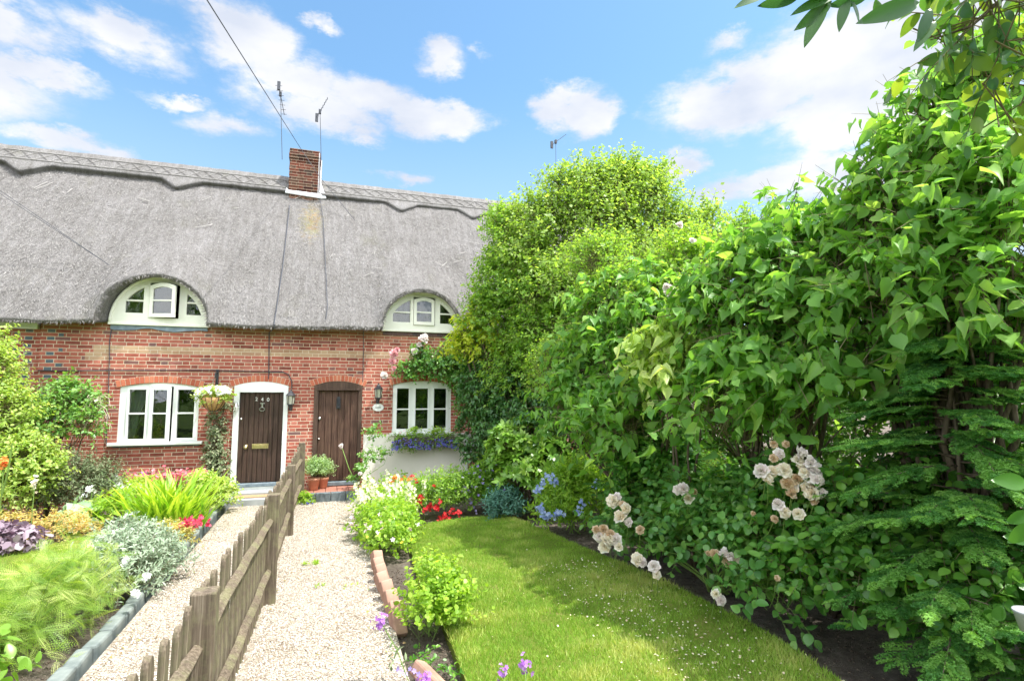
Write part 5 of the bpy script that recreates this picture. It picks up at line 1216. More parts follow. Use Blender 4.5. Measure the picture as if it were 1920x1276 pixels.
# conifers
def conifer(x, y, z0, z1, rad, nb, seed, label, sprays=26, lean=(0, 0)):
    """a trunk with tiers of outward branches; flat feathery sprays lie along both sides of every branch"""
    t = pt('conifer', label, 'conifer', x, y, 'feathery conifers in the hedge'); rng = np.random.default_rng(seed); mb = MB(); P = []; A = []; Nn = []; S = []
    mb.tube([(x, y, 0), (x+lean[0]*.5, y+lean[1]*.5, z1*.5), (x+lean[0], y+lean[1], z1)], [.022, .014, .004], 6)
    for b in range(nb):
        f = b/(nb-1); z = z0+(z1-z0)*f; az = rng.uniform(0, 2*math.pi) if rng.random() < .25 else rng.uniform(math.pi*.62, math.pi*1.78)
        L = rad*(1-.55*f**1.6)*rng.uniform(.6, 1.1); o = np.array([x+lean[0]*z/z1, y+lean[1]*z/z1, z]); d = np.array([math.cos(az), math.sin(az), rng.uniform(-.05, .30)]); sd_ = np.array([-math.sin(az), math.cos(az), 0.0]); dr = rng.uniform(.15, .4)
        pts = [o+d*L*q-Z*dr*L*q*q for q in np.linspace(0, 1, 7)]; mb.tube(pts, [.007-.0009*i for i in range(7)], 4)
        for j in range(sprays):
            q = .12+.88*(j+rng.random())/sprays; c = o+d*L*q-Z*dr*L*q*q; sg = 1 if j % 2 else -1; last = j >= sprays-2
            P.append(c); A.append(d*(1.0 if not last else 3)+sd_*sg*rng.uniform(.5, 1.1)-Z*(dr*2*q*.5+rng.uniform(-.15, .2))); Nn.append(Z+.22*rng.normal(size=3)); S.append(rng.uniform(.75, 1.15)*(.21-.09*q)*(rad/.75)**.5)
    V, F = scatter('spray', np.array(P), np.array(A), np.array(Nn), np.array(S), rng); kk = len(TPL['spray'][0]); tip = np.repeat(rng.random(len(P)), kk)
    V += .004*rng.normal(size=V.shape); tri_mesh('sprays', V, F, tip, 'conifer_leaf', t); mb.build('trunk', 'bark', t, True); return t
c1 = at(1800, 900, 3.25); conifer(c1[0], c1[1], .35, 2.0, .86, 74, 301, 'feathery dark green conifer at the right edge below the tallest lilac', 28, (.03, .02))
c2 = at(1240, 850, 5.75); conifer(c2[0], c2[1], .55, 1.65, .75, 46, 302, 'small feathery conifer behind the cream rose bush in mid hedge', 24)
c3 = at(1985, 1180, 2.75); conifer(c3[0], c3[1], .10, .62, .62, 22, 303, 'low feathery conifer tip in the bottom right corner of the photo', 22)
NS = pt('leafy_sprig', 'few large bright leaves reaching in from the right edge before the conifer', 'sprig', 3.4, -8.2)
PP = np.array([at(1925, 905, 2.3), at(1932, 980, 2.3), at(1930, 960, 2.35), at(1935, 1010, 2.4), at(1940, 930, 2.3)]); AA = np.array([CR*-80+CU*8, CR*-55-CU*60, CR*-60-CU*30, CR*-50+CU*5, CR*-40+CU*60]); V, F = scatter('oval_hi', PP, AA, np.tile(-CF*.9+CU*.3, (5, 1)), np.array([.13, .12, .10, .11, .09]), None); tri_mesh('leaves', V, F, np.repeat([.45, .4, .3, .2, .5], len(TPL['oval_hi'][0])), 'cover_leaf', NS)
mb = MB(); e_ = at(1990, 960, 2.3); mb.tube([(e_[0], e_[1], 0), e_, at(1925, 905, 2.3)], [.008, .006, .003], 5); mb.tube([e_, at(1932, 980, 2.3)], .003, 4); mb.build('stem', 'bark', NS)
q_ = at(1933, 1163, 2.4); k = MB(); k.lathe([(0, -.045), (.040, -.045), (.058, .03), (.062, .034), (.062, .042), (.054, .042), (.048, .015), (0, .015)], (q_[0], q_[1], q_[2]), 20); k.tube([(q_[0], q_[1], 0), (q_[0], q_[1], q_[2]-.045)], .010, 8)
tag(k.build('bird_bath', 'slab_grey', None, True), 'pale round bowl on a thin stand half hidden by greenery at the right edge', 'bird bath')

# overhanging branch near the lens
OB = pt('tree_branch', 'out of focus dark leafy branch hanging into the top right corner of the view', 'branch', 2.6, -8.4, z=3.2)
rng = np.random.default_rng(77); P = []; A = []; S = []
for (x, y, ax, ay, s) in [(1560,-8,-150,-12,.085),(1565,-5,-130,40,.075),(1560,2,-95,78,.075),(1550,5,-60,100,.08),(1500,-8,-100,30,.07),(1590,-5,-20,55,.06),(1630,-10,-70,25,.07),(1725,5,-95,30,.105),(1745,15,-25,60,.06),(1755,40,-60,70,.06),(1590,-6,18,40,.05),(1440,-10,-60,20,.06)]:
    P.append(at(x, y, 1.55)); A.append(CR*ax-CU*ay-CF*8); S.append(s)
V, F = scatter('long_hi', np.array(P), np.array(A, dtype=float), np.tile(-CF+.35*CU, (len(P), 1))+.4*rng.normal(size=(len(P), 3)), np.array(S)*1.7, rng)
wide = V; tri_mesh('hanging_leaves', V, F, np.repeat(rng.random(len(P))*.45, len(TPL['long_hi'][0])), 'branch_leaf', OB)
bo = [(at(1850,20,1.75), (.16,.18,.12)), (at(1900,90,1.6), (.10,.15,.10)), (at(1890,180,1.75), (.10,.14,.08)), (at(1800,60,1.9), (.07,.1,.07)), (at(1940,-30,1.7), (.2,.2,.12))]
_, s_ = foliage(OB, 'leaves', 'branch_leaf', 'oval_hi', bo, 60, 6, .16, .07, 401, up=-.1, droop=.6, zmin=-1, floor=1)
twigs(OB, s_, 'twig', .003, .8); mb = MB(); mb.tube([at(2100,-160,1.9), at(1900,-20,1.75), at(1740,-22,1.6), at(1560,-14,1.55), at(1430,-16,1.52)], [.014,.010,.006,.004,.002], 6); mb.tube([at(1900,-20,1.75), at(1820,50,1.8), at(1745,75,1.7)], [.008,.005,.002], 5); mb.build('branch', 'bark', OB, True)

# ---- rose bush with cream blooms
RB = pt('rose_bush', 'wide bush of cream double roses spilling over the right side of the lawn', 'rose bush', 3.05, -5.8)
br = [W(2.95,-5.0,.42,.34,.4,.36), W(3.1,-5.6,.48,.36,.45,.42), W(3.15,-6.15,.55,.32,.4,.46), W(3.35,-6.3,.8,.3,.3,.35), W(2.95,-4.6,.32,.3,.3,.3), W(3.0,-6.5,.34,.24,.22,.26), W(3.2,-5.2,.6,.35,.4,.4)]
_, s_ = foliage(RB, 'leaves', 'rose_leaf', 'round_hi', br, 720, 7, .22, .068, 501, up=.35, droop=.25, surf=.45, spread=.7); twigs(RB, s_, 'stem_green', .003, .8); stems(RB, (3.15, -5.7, 0), br, 'canes', 'stem_green', .010, .004, 9, per=2)
BM = []
for i, tp in enumerate(BLOOMS):
    for mt_ in ('rose_cream', 'rose_white', 'rose_brown'):
        V_, F_ = tp; me = bpy.data.meshes.new('rose_bloom'); me.from_pydata([tuple(v) for v in V_], [], [tuple(map(int, f)) for f in F_]); me.update(); a = me.attributes.new('rnd', 'FLOAT', 'POINT')
        rg = np.random.default_rng(i); a.data.foreach_set('value', np.repeat(np.clip(.5+.35*rg.normal(size=len(V_)//9), 0, 1), 9).astype(np.float32)); me.materials.append(MATS[mt_]); BM.append((mt_, me))
def bloom(parent, p, size, mt_='rose_cream', rr=random.Random(1), label=None, face=(-.25, -.7, .55)):
    me = rr.choice([m_ for n_, m_ in BM if n_ == mt_]); o = bpy.data.objects.new('rose_bloom', me); col.objects.link(o); o.parent = parent
    d = (Vector(face)+Vector([rr.gauss(0, .45) for _ in range(3)])).normalized(); o.rotation_euler = (d.to_track_quat('Z', 'Y') @ Euler((0, 0, rr.uniform(0, 6))).to_quaternion()).to_euler()
    o.location = Vector(p)-root_loc(parent); s_ = size*rr.uniform(.85, 1.15); o.scale = (s_, s_, s_*rr.uniform(.9, 1.2))
    if label: o['label'] = label
    return o
rr = random.Random(12); stalk = MB()
# (pixel x, y, depth, size px, kind)
RO = [(1427,881,4.15,13,'w'),(1448,883,4.14,12,'c'),(1470,880,4.12,13,'c'),(1440,900,4.13,10,'c'),(1475,905,4.1,12,'b'),(1488,915,4.1,12,'c'),(1500,848,4.1,12,'w'),(1497,862,4.12,11,'c'),(1520,867,4.05,12,'w'),(1506,875,4.1,11,'c'),(1528,883,4.04,12,'w'),(1518,896,4.05,12,'w'),(1533,898,4.0,11,'w'),(1524,908,4.05,12,'c'),(1540,923,4.0,9,'w'),(1522,925,4.03,13,'c'),(1512,912,4.06,10,'c'),(1461,850,4.16,9,'w'),(1474,832,4.18,7,'b'),(1451,832,4.2,6,'b'),(1459,945,4.1,10,'w'),(1472,960,4.08,10,'c'),(1497,962,4.05,11,'c'),(1484,925,4.08,9,'b'),(1450,858,4.15,8,'b'),(1494,898,4.09,9,'b'),(1453,972,4.1,8,'b'),(1527,940,4.02,8,'b'),(1508,885,4.06,9,'c'),(1436,892,4.14,8,'c'),
      (1270,918,4.9,9,'w'),(1282,916,4.9,10,'w'),(1291,933,4.88,9,'c'),(1301,922,4.9,7,'b'),
      (1150,938,5.3,11,'c'),(1157,931,5.3,8,'w'),(1174,952,5.2,10,'c'),(1162,968,5.2,10,'c'),(1178,978,5.18,9,'w'),(1168,945,5.25,7,'b'),(1131,992,5.1,10,'b'),(1124,1004,5.1,10,'w'),(1138,1012,5.05,12,'c'),(1154,1010,5.05,11,'w'),(1133,1024,5.05,11,'c'),(1160,1024,5.02,9,'c'),(1144,1000,5.06,9,'b'),(1117,992,5.1,6,'b'),(1200,992,5.0,8,'b'),
      (1196,1048,4.9,10,'c'),(1204,1052,4.88,8,'w'),(1226,1060,4.8,10,'w'),(1232,1076,4.78,9,'c'),
      (1340,1038,4.4,8,'b'),(1356,1038,4.38,9,'w'),(1368,1042,4.36,10,'w'),(1380,1048,4.35,10,'c'),(1366,1052,4.37,9,'b'),(1342,1112,4.3,9,'c'),(1352,1124,4.28,10,'w'),(1326,1036,4.42,6,'b'),(1457,1083,3.95,5,'b'),(1412,962,4.2,5,'b')]
for (x, y, d, s_, kd) in RO:
    d = d-.38; p = at(x, y, d); bloom(RB, p, s_*2.0*d/FPX, {'w': 'rose_white', 'c': 'rose_cream', 'b': 'rose_brown'}[kd], rr)
    q = Vector(p)+Vector((rr.uniform(.0, .12), rr.uniform(.05, .2), -rr.uniform(.12, .3))); stalk.tube([p, (Vector(p)+q)/2+Vector((0, 0, -.03)), q], .0025, 4)
stalk.build('flower_stalks', 'stem_green', RB)
# white roses high in the hedge
HT = pt('leafy_shrub', 'small leaved light green shrub woven through the hedge between the lilacs and the tall tree', 'shrub', 3.9, -3.9)
bht = [B(1180,560,6.2,90,50), B(1290,480,6.0,60,45), B(1050,700,6.9,60,80), B(1330,690,4.75,44,26), B(1150,830,6.2,60,40), B(1120,500,6.6,70,50), B(1400,440,5.2,40,24)]
_, s_ = foliage(HT, 'leaves', 'small_mid', 'small', bht, 1900, 9, .22, .040, 519, up=.5, droop=.3, surf=.3, spread=1.0, rbias=.25); twigs(HT, s_, 'twig', .003, .6); stems(HT, (3.9, -3.9, 0), bht, 'branches', 'bark', .02, .006, 19)
HR = pt('climbing_rose', 'climbing rose with large white blooms high in the hedge beside the small leaved tree', 'climbing rose', 3.9, -4.4)
bhr = [B(1250,560,5.7,60,40), B(1290,510,5.8,50,50), B(1200,580,5.9,50,30)]
_, s_ = foliage(HR, 'leaves', 'fresh_leaf', 'small', bhr, 420, 8, .2, .045, 520); twigs(HR, s_, 'stem_green', .003, .6); stems(HR, (3.9, -4.4, 0), bhr, 'canes', 'bark', .012, .004, 10)
for (x, y, s_) in [(1292,527,9),(1302,547,10),(1257,545,10),(1250,538,7),(1263,552,7),(1356,552,9),(1274,422,8),(1298,450,6)]: bloom(HR, at(x, y, 5.35), s_*1.9*5.4/FPX, 'rose_white', rr)

# ---- climbing rose over the right window
CR_ = pt('climbing_rose', 'climbing rose with pale pink blooms trained over the right ground floor window', 'climbing rose', 2.3, -.25)
bcr = [W(1.32,-.2,2.08,.26,.14,.12), W(1.62,-.2,2.22,.30,.16,.16), W(1.95,-.22,2.12,.34,.2,.18), W(2.25,-.28,1.98,.3,.25,.28), W(2.30,-.3,1.6,.16,.2,.3), W(1.5,-.2,2.4,.2,.12,.1), W(2.1,-.25,2.42,.28,.2,.15)]
_, s_ = foliage(CR_, 'leaves', 'rose_leaf', 'round', bcr, 620, 6, .14, .048, 521, up=.2, droop=.4, surf=.3, spread=.9, zmin=-1, rbias=.1); twigs(CR_, s_, 'twig', .003, .8, .3, 1); mb = MB(); mb.tube([(2.45, -.22, 0), (2.38, -.2, .9), (2.36, -.18, 1.6), (2.25, -.16, 2.0), (1.95, -.14, 2.14), (1.5, -.12, 2.2), (1.2, -.12, 2.14)], [.016, .014, .013, .011, .009, .006, .003], 7); mb.tube([(2.34, -.17, 1.7), (2.2, -.15, 2.25), (1.8, -.13, 2.42), (1.4, -.12, 2.45)], [.010, .008, .005, .003], 6); mb.build('canes', 'bark', CR_, True)
for (x, y, s_, m_) in [(794,635,11,'w'),(739,662,8,'p'),(736,677,8,'p'),(738,690,6,'p'),(721,703,8,'w'),(777,658,8,'w'),(745,655,5,'p'),(786,646,6,'w')]:
    o = bloom(CR_, at(x, y, float((onY(x, y, -.34)-CC)@CF)), s_*1.7*9.0/FPX, 'rose_white', rr)
    if m_ == 'p': o.data = o.data.copy(); o.data.materials[0] = MATS['rose_pink']
mb = MB(); mb.tube([onY(760, 690, -.2), onY(738, 690, -.25), onY(738, 660, -.28)], .004, 4); mb.tube([onY(770, 690, -.2), onY(735, 705, -.22), onY(721, 704, -.25)], .004, 4); mb.tube([onY(790, 680, -.2), onY(792, 655, -.25), onY(794, 637, -.28)], .004, 4); mb.build('shoots', 'twig', CR_)

# ---- flower trough under the right window
TR = pt('window_box', 'window trough overflowing with blue lobelia on the cream plinth below the right window', 'window box', 1.6, -.2, z=.8)
MB().box(1.10, 2.14, -.30, -.11, .80, .93).build('trough', 'trough', TR, bevel=.006)
bt = [W(1.12+.125*i, -.24, .90-.015*(i % 2), .10, .12, .09) for i in range(9)]
_, s_ = foliage(TR, 'leaves', 'small_mid', 'small', bt, 330, 7, .10, .028, 530, up=.2, droop=.6, zmin=-1, floor=.4); twigs(TR, s_, 'stem_green', .0015, .5)
bt2 = [W(1.40, -.22, 1.0, .12, .1, .05), W(1.85, -.22, .98, .22, .1, .06)]
foliage(TR, 'top_leaves', 'fresh_leaf', 'oval', bt2, 70, 6, .09, .04, 531, floor=.4)
rg = np.random.default_rng(3); fp = np.stack([rg.uniform(1.05, 2.20, 620), -.24-.13*rg.random(620), .90-.15*rg.random(620)**.8], 1); fp[:, 2] += .03*np.sin(fp[:, 0]*11)
fp = fp[(np.sin(fp[:, 0]*13+1) > -.75) | (rg.random(620) < .3)]
flowers(TR, 'lobelia_flowers', 'petal_blue', fp, .028, 4); flowers(TR, 'pink_flowers', 'petal_pink', [(1.18+.03*i, -.3+.02*(i % 2), 1.02+.015*(i % 3)) for i in range(5)], .04, 5)

# ---- hanging basket
hx, hz = wx(401, 745), wz(401, 743); hy = -.30; hx = float(onY(401, 745, hy)[0]); hz = float(onY(401, 745, hy)[2])
HB = thing('hanging_basket', 'coir lined hanging basket of white flowers between the left window and door 240', 'hanging basket', (hx, hy, hz))
k = MB(); k.lathe([(0, -.20), (.05, -.195), (.11, -.15), (.155, -.08), (.175, 0), (.16, .005), (0, -.01)], (hx, hy, hz), 24); k.build('basket', 'coco', HB, True)
k = MB()
for i in range(12):
    a = 2*math.pi*i/12; k.tube([(hx+r_*math.cos(a), hy+r_*math.sin(a), hz+z_) for r_, z_ in ((.18, .005), (.16, -.08), (.115, -.152), (.05, -.2), (.0, -.206))], .0035, 4)
for i in range(3):
    a = 2*math.pi*i/3+.4; k.tube([(hx+.175*math.cos(a), hy+.175*math.sin(a), hz), (hx, hy, hz+.32)], .003, 4)
k.build('wire_frame', 'black_iron', HB)
k = MB(); k.tube([(hx-.02, -.005, hz+.40), (hx-.02, -.15, hz+.37), (hx, hy, hz+.37), (hx, hy, hz+.30)], .008, 6); k.tube([(hx-.02, -.01, hz+.20), (hx-.02, -.15, hz+.36)], .006, 5); k.box(hx-.04, hx, -.012, -.0005, hz+.16, hz+.44); k.build('bracket', 'black_iron', HB)
bk_ = [W(hx, hy, hz+.06, .20, .17, .09), W(hx-.12, hy, hz+.05, .11, .12, .08), W(hx+.12, hy, hz+.07, .10, .12, .08)]
foliage(HB, 'leaves', 'lime_leaf', 'oval', bk_, 170, 6, .09, .04, 540, up=.2, droop=.5, zmin=-1, floor=.5); flowers(HB, 'blooms', 'petal_white', surf_pts(bk_, 150, 6, -.15, 1.1), .055, 6)

# ---- climber by door 240
CL = pt('wall_climber', 'sparse climber with greyish leaves growing up the bricks left of door 240', 'climber', -1.6, -.1)
bcl = [W(-1.62,-.10,1.30,.09,.05,.16), W(-1.58,-.10,1.05,.12,.06,.2), W(-1.62,-.12,.75,.15,.08,.22), W(-1.58,-.14,.45,.16,.10,.25), W(-1.50,-.08,1.45,.05,.04,.06)]
_, s_ = foliage(CL, 'leaves', 'grey_leaf', 'oval', bcl, 360, 6, .10, .040, 550, up=.2, droop=.3, surf=.2, zmin=-1, rbias=.15); twigs(CL, s_, 'twig', .002, .6); stems(CL, (-1.6, -.08, 0), bcl, 'stems', 'bark', .008, .003, 12)

# ---- left side plants
LS = pt('lime_shrub', 'tall lime green leafy shrub at the left edge of the garden', 'shrub', -4.3, -1.2)
bl_ = [B(-35,710,7.0,60,62), B(-5,790,6.9,66,66), B(-40,850,6.8,80,80), B(45,870,6.8,52,46), B(0,925,6.7,75,36), B(-30,655,7.1,36,40), B(80,880,6.9,26,30), B(-90,740,7.1,70,110)]
_, s_ = foliage(LS, 'leaves', 'lime_leaf', 'oval', bl_, 2900, 9, .20, .043, 601, up=.5, droop=.3, surf=.4, spread=.8); twigs(LS, s_, 'twig', .003, .6); stems(LS, (-4.3, -1.2, 0), bl_, 'branches', 'bark', .02, .006, 13)
LR = pt('rambling_shrub', 'loose grey green shrub with bare pale twigs before the left end of the wall', 'shrub', -3.55, -.55)
blr = [B(110,760,7.6,46,34), B(150,740,7.7,26,24), B(80,790,7.4,38,42), B(150,800,7.5,30,34), B(175,760,7.75,18,20), B(120,722,7.75,16,12)]
_, s_ = foliage(LR, 'leaves', 'rose_leaf', 'oval', blr, 520, 7, .16, .05, 602, up=.3, droop=.2, surf=.3, spread=1.0, rbias=.35); twigs(LR, s_, 'twig', .003, .8); stems(LR, (-3.6, -.55, 0), blr, 'branches', 'bark', .015, .005, 14)
foliage(LR, 'bare_twigs', 'twig_stick', 'needle', [B(182,770,8.6,16,26)], 60, 6, .12, .14, 603, up=.1, droop=.6, spread=1.2) if False else None
mb = MB(); rr = random.Random(2)
for i in range(42):
    p = Vector(at(176+rr.uniform(-14, 22), 765+rr.uniform(-25, 28), 7.6)); q = p+Vector((rr.uniform(-.05, .16), rr.uniform(-.1, .1), rr.uniform(-.22, .05))); mb.tube([p, (p+q)/2+Vector((.02, 0, .03)), q], .003, 4)
mb.build('bare_twigs', 'twig_pale', LR)
LG = pt('grey_shrub', 'rounded grey green lavender like shrub below the left end of the window', 'shrub', -3.1, -.9)
blg = [W(-3.15,-.9,.42,.30,.3,.42), W(-2.95,-.9,.35,.28,.28,.34), W(-3.35,-1.0,.30,.25,.25,.3), W(-2.8,-.85,.48,.2,.2,.2)]
_, s_ = foliage(LG, 'leaves', 'grey_leaf', 'long', blg, 900, 9, .20, .040, 610, up=1.0, droop=.0, surf=.3, spread=.5); twigs(LG, s_, 'twig', .002, .6, 0)
HC = pt('heuchera', 'low heuchera with crinkled purple grey leaves at the left edge', 'plant', -3.15, -2.4)
bhc = [W(-3.25,-2.4,.14,.26,.22,.16), W(-3.0,-2.45,.11,.2,.2,.13)]
foliage(HC, 'leaves', 'heuchera_leaf', 'round', bhc, 130, 4, .06, .075, 611, up=.5, droop=.3, surf=.6)
GC = pt('ground_cover', 'peach tinted ground cover plants at the foot of the lime green shrub', 'plant', -3.3, -1.7)
foliage(GC, 'leaves', 'peach_leaf', 'small', [W(-3.5,-1.8,.12,.5,.3,.16), W(-2.9,-1.7,.10,.4,.25,.14), W(-3.9,-1.9,.14,.4,.3,.18), W(-2.75,-1.9,.06,.35,.2,.08)], 700, 7, .1, .03, 612, up=.7)
HS = pt('hosta', 'white edged hosta with white flower spikes on the left lawn edge', 'plant', -2.85, -1.3)
_, s_ = foliage(HS, 'leaves', 'hosta_leaf', 'heart', [W(-2.85,-1.3,.10,.18,.18,.12)], 22, 3, .08, .14, 613, up=.4, droop=.3)
hp = [(wx_, -1.3, z_) for wx_, z_ in [(-2.88, .26), (-2.87, .31), (-2.88, .36), (-2.86, .40), (-2.80, .45), (-2.78, .50), (-2.80, .48), (-2.76, .46), (-2.90, .20), (-2.89, .23), (-2.70, .22), (-2.68, .20), (-2.83, .47)]]
flowers(HS, 'white_flowers', 'petal_white', [p for p in hp for _ in range(3)]+.018*np.random.default_rng(1).normal(size=(39, 3)), .05, 7); mb = MB(); mb.tube([(-2.88, -1.3, 0), (-2.88, -1.3, .4)], .005, 5); mb.tube([(-2.8, -1.3, 0), (-2.78, -1.3, .5)], .005, 5); mb.build('flower_stems', 'stem_green', HS)
PE = pt('leafy_perennial', 'bushy mid green perennial with broad leaves right of the grey shrub', 'plant', -2.5, -1.25)
foliage(PE, 'leaves', 'fresh_leaf', 'long', [W(-2.5,-1.25,.18,.22,.22,.22), W(-2.65,-1.2,.12,.15,.15,.15), W(-2.25,-1.1,.22,.25,.2,.24)], 190, 7, .13, .08, 615, up=.7)
PH = pt('white_phlox', 'clump of white phlox below the left window', 'flowering plant', -2.5, -.7)
bph = [W(-2.55,-.7,.25,.25,.2,.26), W(-2.25,-.75,.2,.25,.2,.22)]
foliage(PH, 'leaves', 'fresh_leaf', 'oval', bph, 260, 7, .12, .035, 616, up=.8); flowers(PH, 'white_flowers', 'petal_white', np.concatenate([np.array(c_)+.04*np.random.default_rng(i).normal(size=(14, 3)) for i, c_ in enumerate([(-2.72,-.85,.50), (-2.62,-.85,.45), (-2.60,-.9,.38), (-2.50,-.85,.36), (-2.74,-.85,.40), (-2.35,-.85,.40), (-2.2,-.9,.33), (-2.66,-.85,.55)])]), .045, 8)
RD = pt('red_valerian', 'drift of pinkish red flowers along the wall under the left window', 'flowering plant', -2.2, -.3)
brd = [W(-2.5,-.3,.3,.3,.14,.12), W(-2.1,-.3,.32,.3,.14,.12), W(-1.75,-.35,.3,.25,.14,.12)]
foliage(RD, 'leaves', 'small_mid', 'oval', brd, 240, 6, .12, .035, 617, up=.6); rg = np.random.default_rng(4); flowers(RD, 'red_flowers', 'petal_pinkred', np.stack([rg.uniform(-2.75, -1.62, 420), -.45-.12*rg.random(420), .47+.05*rg.normal(size=420)], 1), .046, 9)
flowers(RD, 'magenta_flower', 'petal_purple', [(-2.48, -.4, .53), (-2.45, -.42, .535), (-2.42, -.4, .53)], .05, 3)
def grass_clump(name, label, x, y, n, L, lean, mat, seed, spread=.14):
    t = pt(name, label, 'plant', x, y); rng = np.random.default_rng(seed); P = np.stack([x+spread*rng.normal(size=n), y+spread*rng.normal(size=n), np.zeros(n)], 1)
    d = nrmz(np.stack([P[:, 0]-x, P[:, 1]-y, np.zeros(n)], 1)+.35*rng.normal(size=(n, 3))*np.array([1, 1, 0])); A = nrmz(Z*1.0+d*lean*(.3+rng.random((n, 1)))); Nn = nrmz(-d+Z*.2)
    # leaves arch outward: put the upper side towards the centre so the tips bend away
    V, F = scatter('sword', P, A, d, L*(.6+.6*rng.random(n)), rng); tri_mesh('leaves', V, F, np.repeat(rng.random(n), 7), mat, t); return t
grass_clump('crocosmia', 'arching clump of bright green sword leaves on the edging blocks', -1.72, -1.95, 260, .66, .42, 'lime_leaf2', 620) if 'lime_leaf2' in MATS else None
leafmat('sword_leaf', [(.12, .28, .02), (.26, .42, .03), (.48, .60, .10)], .36)
CO = grass_clump('crocosmia', 'arching clump of bright green sword leaves beside the edging blocks', -1.75, -1.95, 330, .68, .42, 'sword_leaf', 620)
VB = pt('variegated_shrub', 'low yellow green variegated shrub left of the doormat', 'shrub', -1.5, -.95)
bvb = [W(-1.55,-.95,.25,.26,.24,.24), W(-1.35,-1.0,.22,.2,.2,.2), W(-1.62,-1.0,.42,.12,.12,.14)]
_, s_ = foliage(VB, 'leaves', 'lime_leaf', 'oval', bvb, 420, 7, .12, .042, 621, up=.6, rbias=.1); twigs(VB, s_, 'twig', .002, .5)
CM = pt('crimson_dianthus', 'small mound with crimson flowers in front of the sword leaves', 'flowering plant', -1.5, -2.75)
bcm = [W(-1.52,-2.75,.10,.20,.2,.12), W(-1.62,-2.6,.12,.12,.12,.12)]
foliage(CM, 'leaves', 'peach_leaf', 'small', bcm, 260, 7, .09, .03, 622, up=.7, rbias=-.3); rg = np.random.default_rng(5); cpt = onY(362, 978, -2.7); flowers(CM, 'crimson_flowers', 'petal_crimson', np.array(cpt)+np.array([.085, .05, .035])*rg.normal(size=(60, 3)), .045, 10)
SV = pt('silver_shrub', 'rounded silver grey leaved shrub overhanging the edging blocks', 'shrub', -1.65, -3.9)
bsv = [W(-1.58,-4.0,.22,.28,.34,.22), W(-1.50,-4.3,.18,.25,.28,.20), W(-1.68,-3.7,.24,.25,.26,.22), W(-1.42,-4.0,.20,.24,.3,.20), W(-1.80,-4.05,.16,.18,.3,.16)]
_, s_ = foliage(SV, 'leaves', 'silver_leaf', 'long', bsv, 1150, 12, .13, .044, 630, up=.9, droop=.0, surf=.5, spread=.45); twigs(SV, s_, 'twig_pale', .002, .6, 0)
for x, y, d in ((233, 1053, 4.4), (275, 1080, 4.25), (253, 1110, 4.1)):
    flowers(SV, 'white_flower', 'petal_white', np.array(at(x, y, d-.08))+.010*np.random.default_rng(x).normal(size=(8, 3)), .05, 11)
AS = pt('feathery_perennial', 'feathery light green fern leaved perennial spreading in the left foreground', 'plant', -1.9, -5.1)
bas = [W(-1.78,-5.2,.20,.24,.32,.20), W(-1.92,-5.0,.18,.26,.3,.18), W(-1.68,-4.85,.26,.2,.3,.22), W(-1.98,-5.4,.14,.24,.24,.16), W(-1.85,-4.55,.2,.22,.2,.18)]
_, s_ = foliage(AS, 'leaves', 'fern_leaf', 'feather', bas, 300, 5, .24, .15, 640, up=.55, droop=.3, surf=.35, spread=.6); twigs(AS, s_, 'stem_green', .002, .8)
flowers(AS, 'pink_flowers', 'petal_purple', [at(148, 1064, 4.3), at(152, 1066, 4.3), at(144, 1066, 4.3), at(162, 1053, 4.4)], .05, 12)
GL = pt('glossy_seedling', 'glossy round leaved plant at the bottom left corner of the photo', 'plant', -1.75, -6.0)
foliage(GL, 'leaves', 'rhodo_leaf', 'oval_hi', [W(-1.72,-6.0,.16,.16,.14,.15), W(-1.9,-5.95,.18,.14,.14,.16)], 42, 6, .12, .085, 641, up=.7)
PK = pt('red_hot_poker', 'orange flower spike on a tall pale stem at the left edge', 'flowering plant', -3.6, -2.3)
p_ = at(8, 868, 6.2); q_ = at(-5, 1010, 6.2); flowers(PK, 'flower_spike', 'petal_orange', np.array(p_)+np.array([.018, .018, .03])*np.random.default_rng(2).normal(size=(40, 3)), .035, 13); mb = MB(); mb.tube([(q_[0], q_[1], 0), q_, p_], .006, 5); mb.tube([at(3, 930, 6.1), at(16, 880, 6.1), at(23, 830, 6.1)], [.008, .010, .007], 6); mb.build('stem', 'stem_green', PK)
ob_ = at(65, 905, 6.2); flowers(PK, 'faded_spike', 'rose_cream', np.array(ob_)+np.array([.012, .012, .04])*np.random.default_rng(6).normal(size=(30, 3)), .03, 14)
mb = MB(); mb.tube([(ob_[0], ob_[1], 0), ob_], .004, 5); mb.build('stem', 'stem_green', PK)

# ---- right bed by the path
def pot(x, y, s, label, plab, seed, mat):
    t = thing('plant_pot', label, 'plant pot', (x, y, .158), 'terracotta pots on the tiled step')
    k = MB(); k.lathe([(0, 0), (.062*s, 0), (.085*s, .14*s), (.093*s, .142*s), (.096*s, .175*s), (.082*s, .176*s), (.078*s, .155*s), (0, .15*s)], (x, y, .158), 24); k.build('pot', 'terracotta', t, True)
    b_ = [W(x, y, .158+.29*s, .13*s, .12*s, .13*s)]; p = thing('potted_plant', plab, 'plant', (x, y, .158+.15*s)); _, s_ = foliage(p, 'leaves', mat, 'long', b_, 230, 9, .11*s, .034*s, seed, up=.8, droop=0, surf=.1, spread=.6, floor=.1); twigs(p, s_, 'stem_green', .0015, .7, 0)
pot(-.16, -.30, 1.05, 'front terracotta pot on the left of the tiled step', 'bushy grey green plant in the front terracotta pot', 701, 'lav_leaf'); pot(-.02, -.15, .95, 'rear terracotta pot half hidden behind the front pot on the tiled step', 'wispy green plant in the rear pot against the brown door', 702, 'lav_leaf')
SB = pt('lobelia_tuft', 'small tuft with blue flowers in the gravel at the left end of the tiled step', 'flowering plant', -.26, -.72)
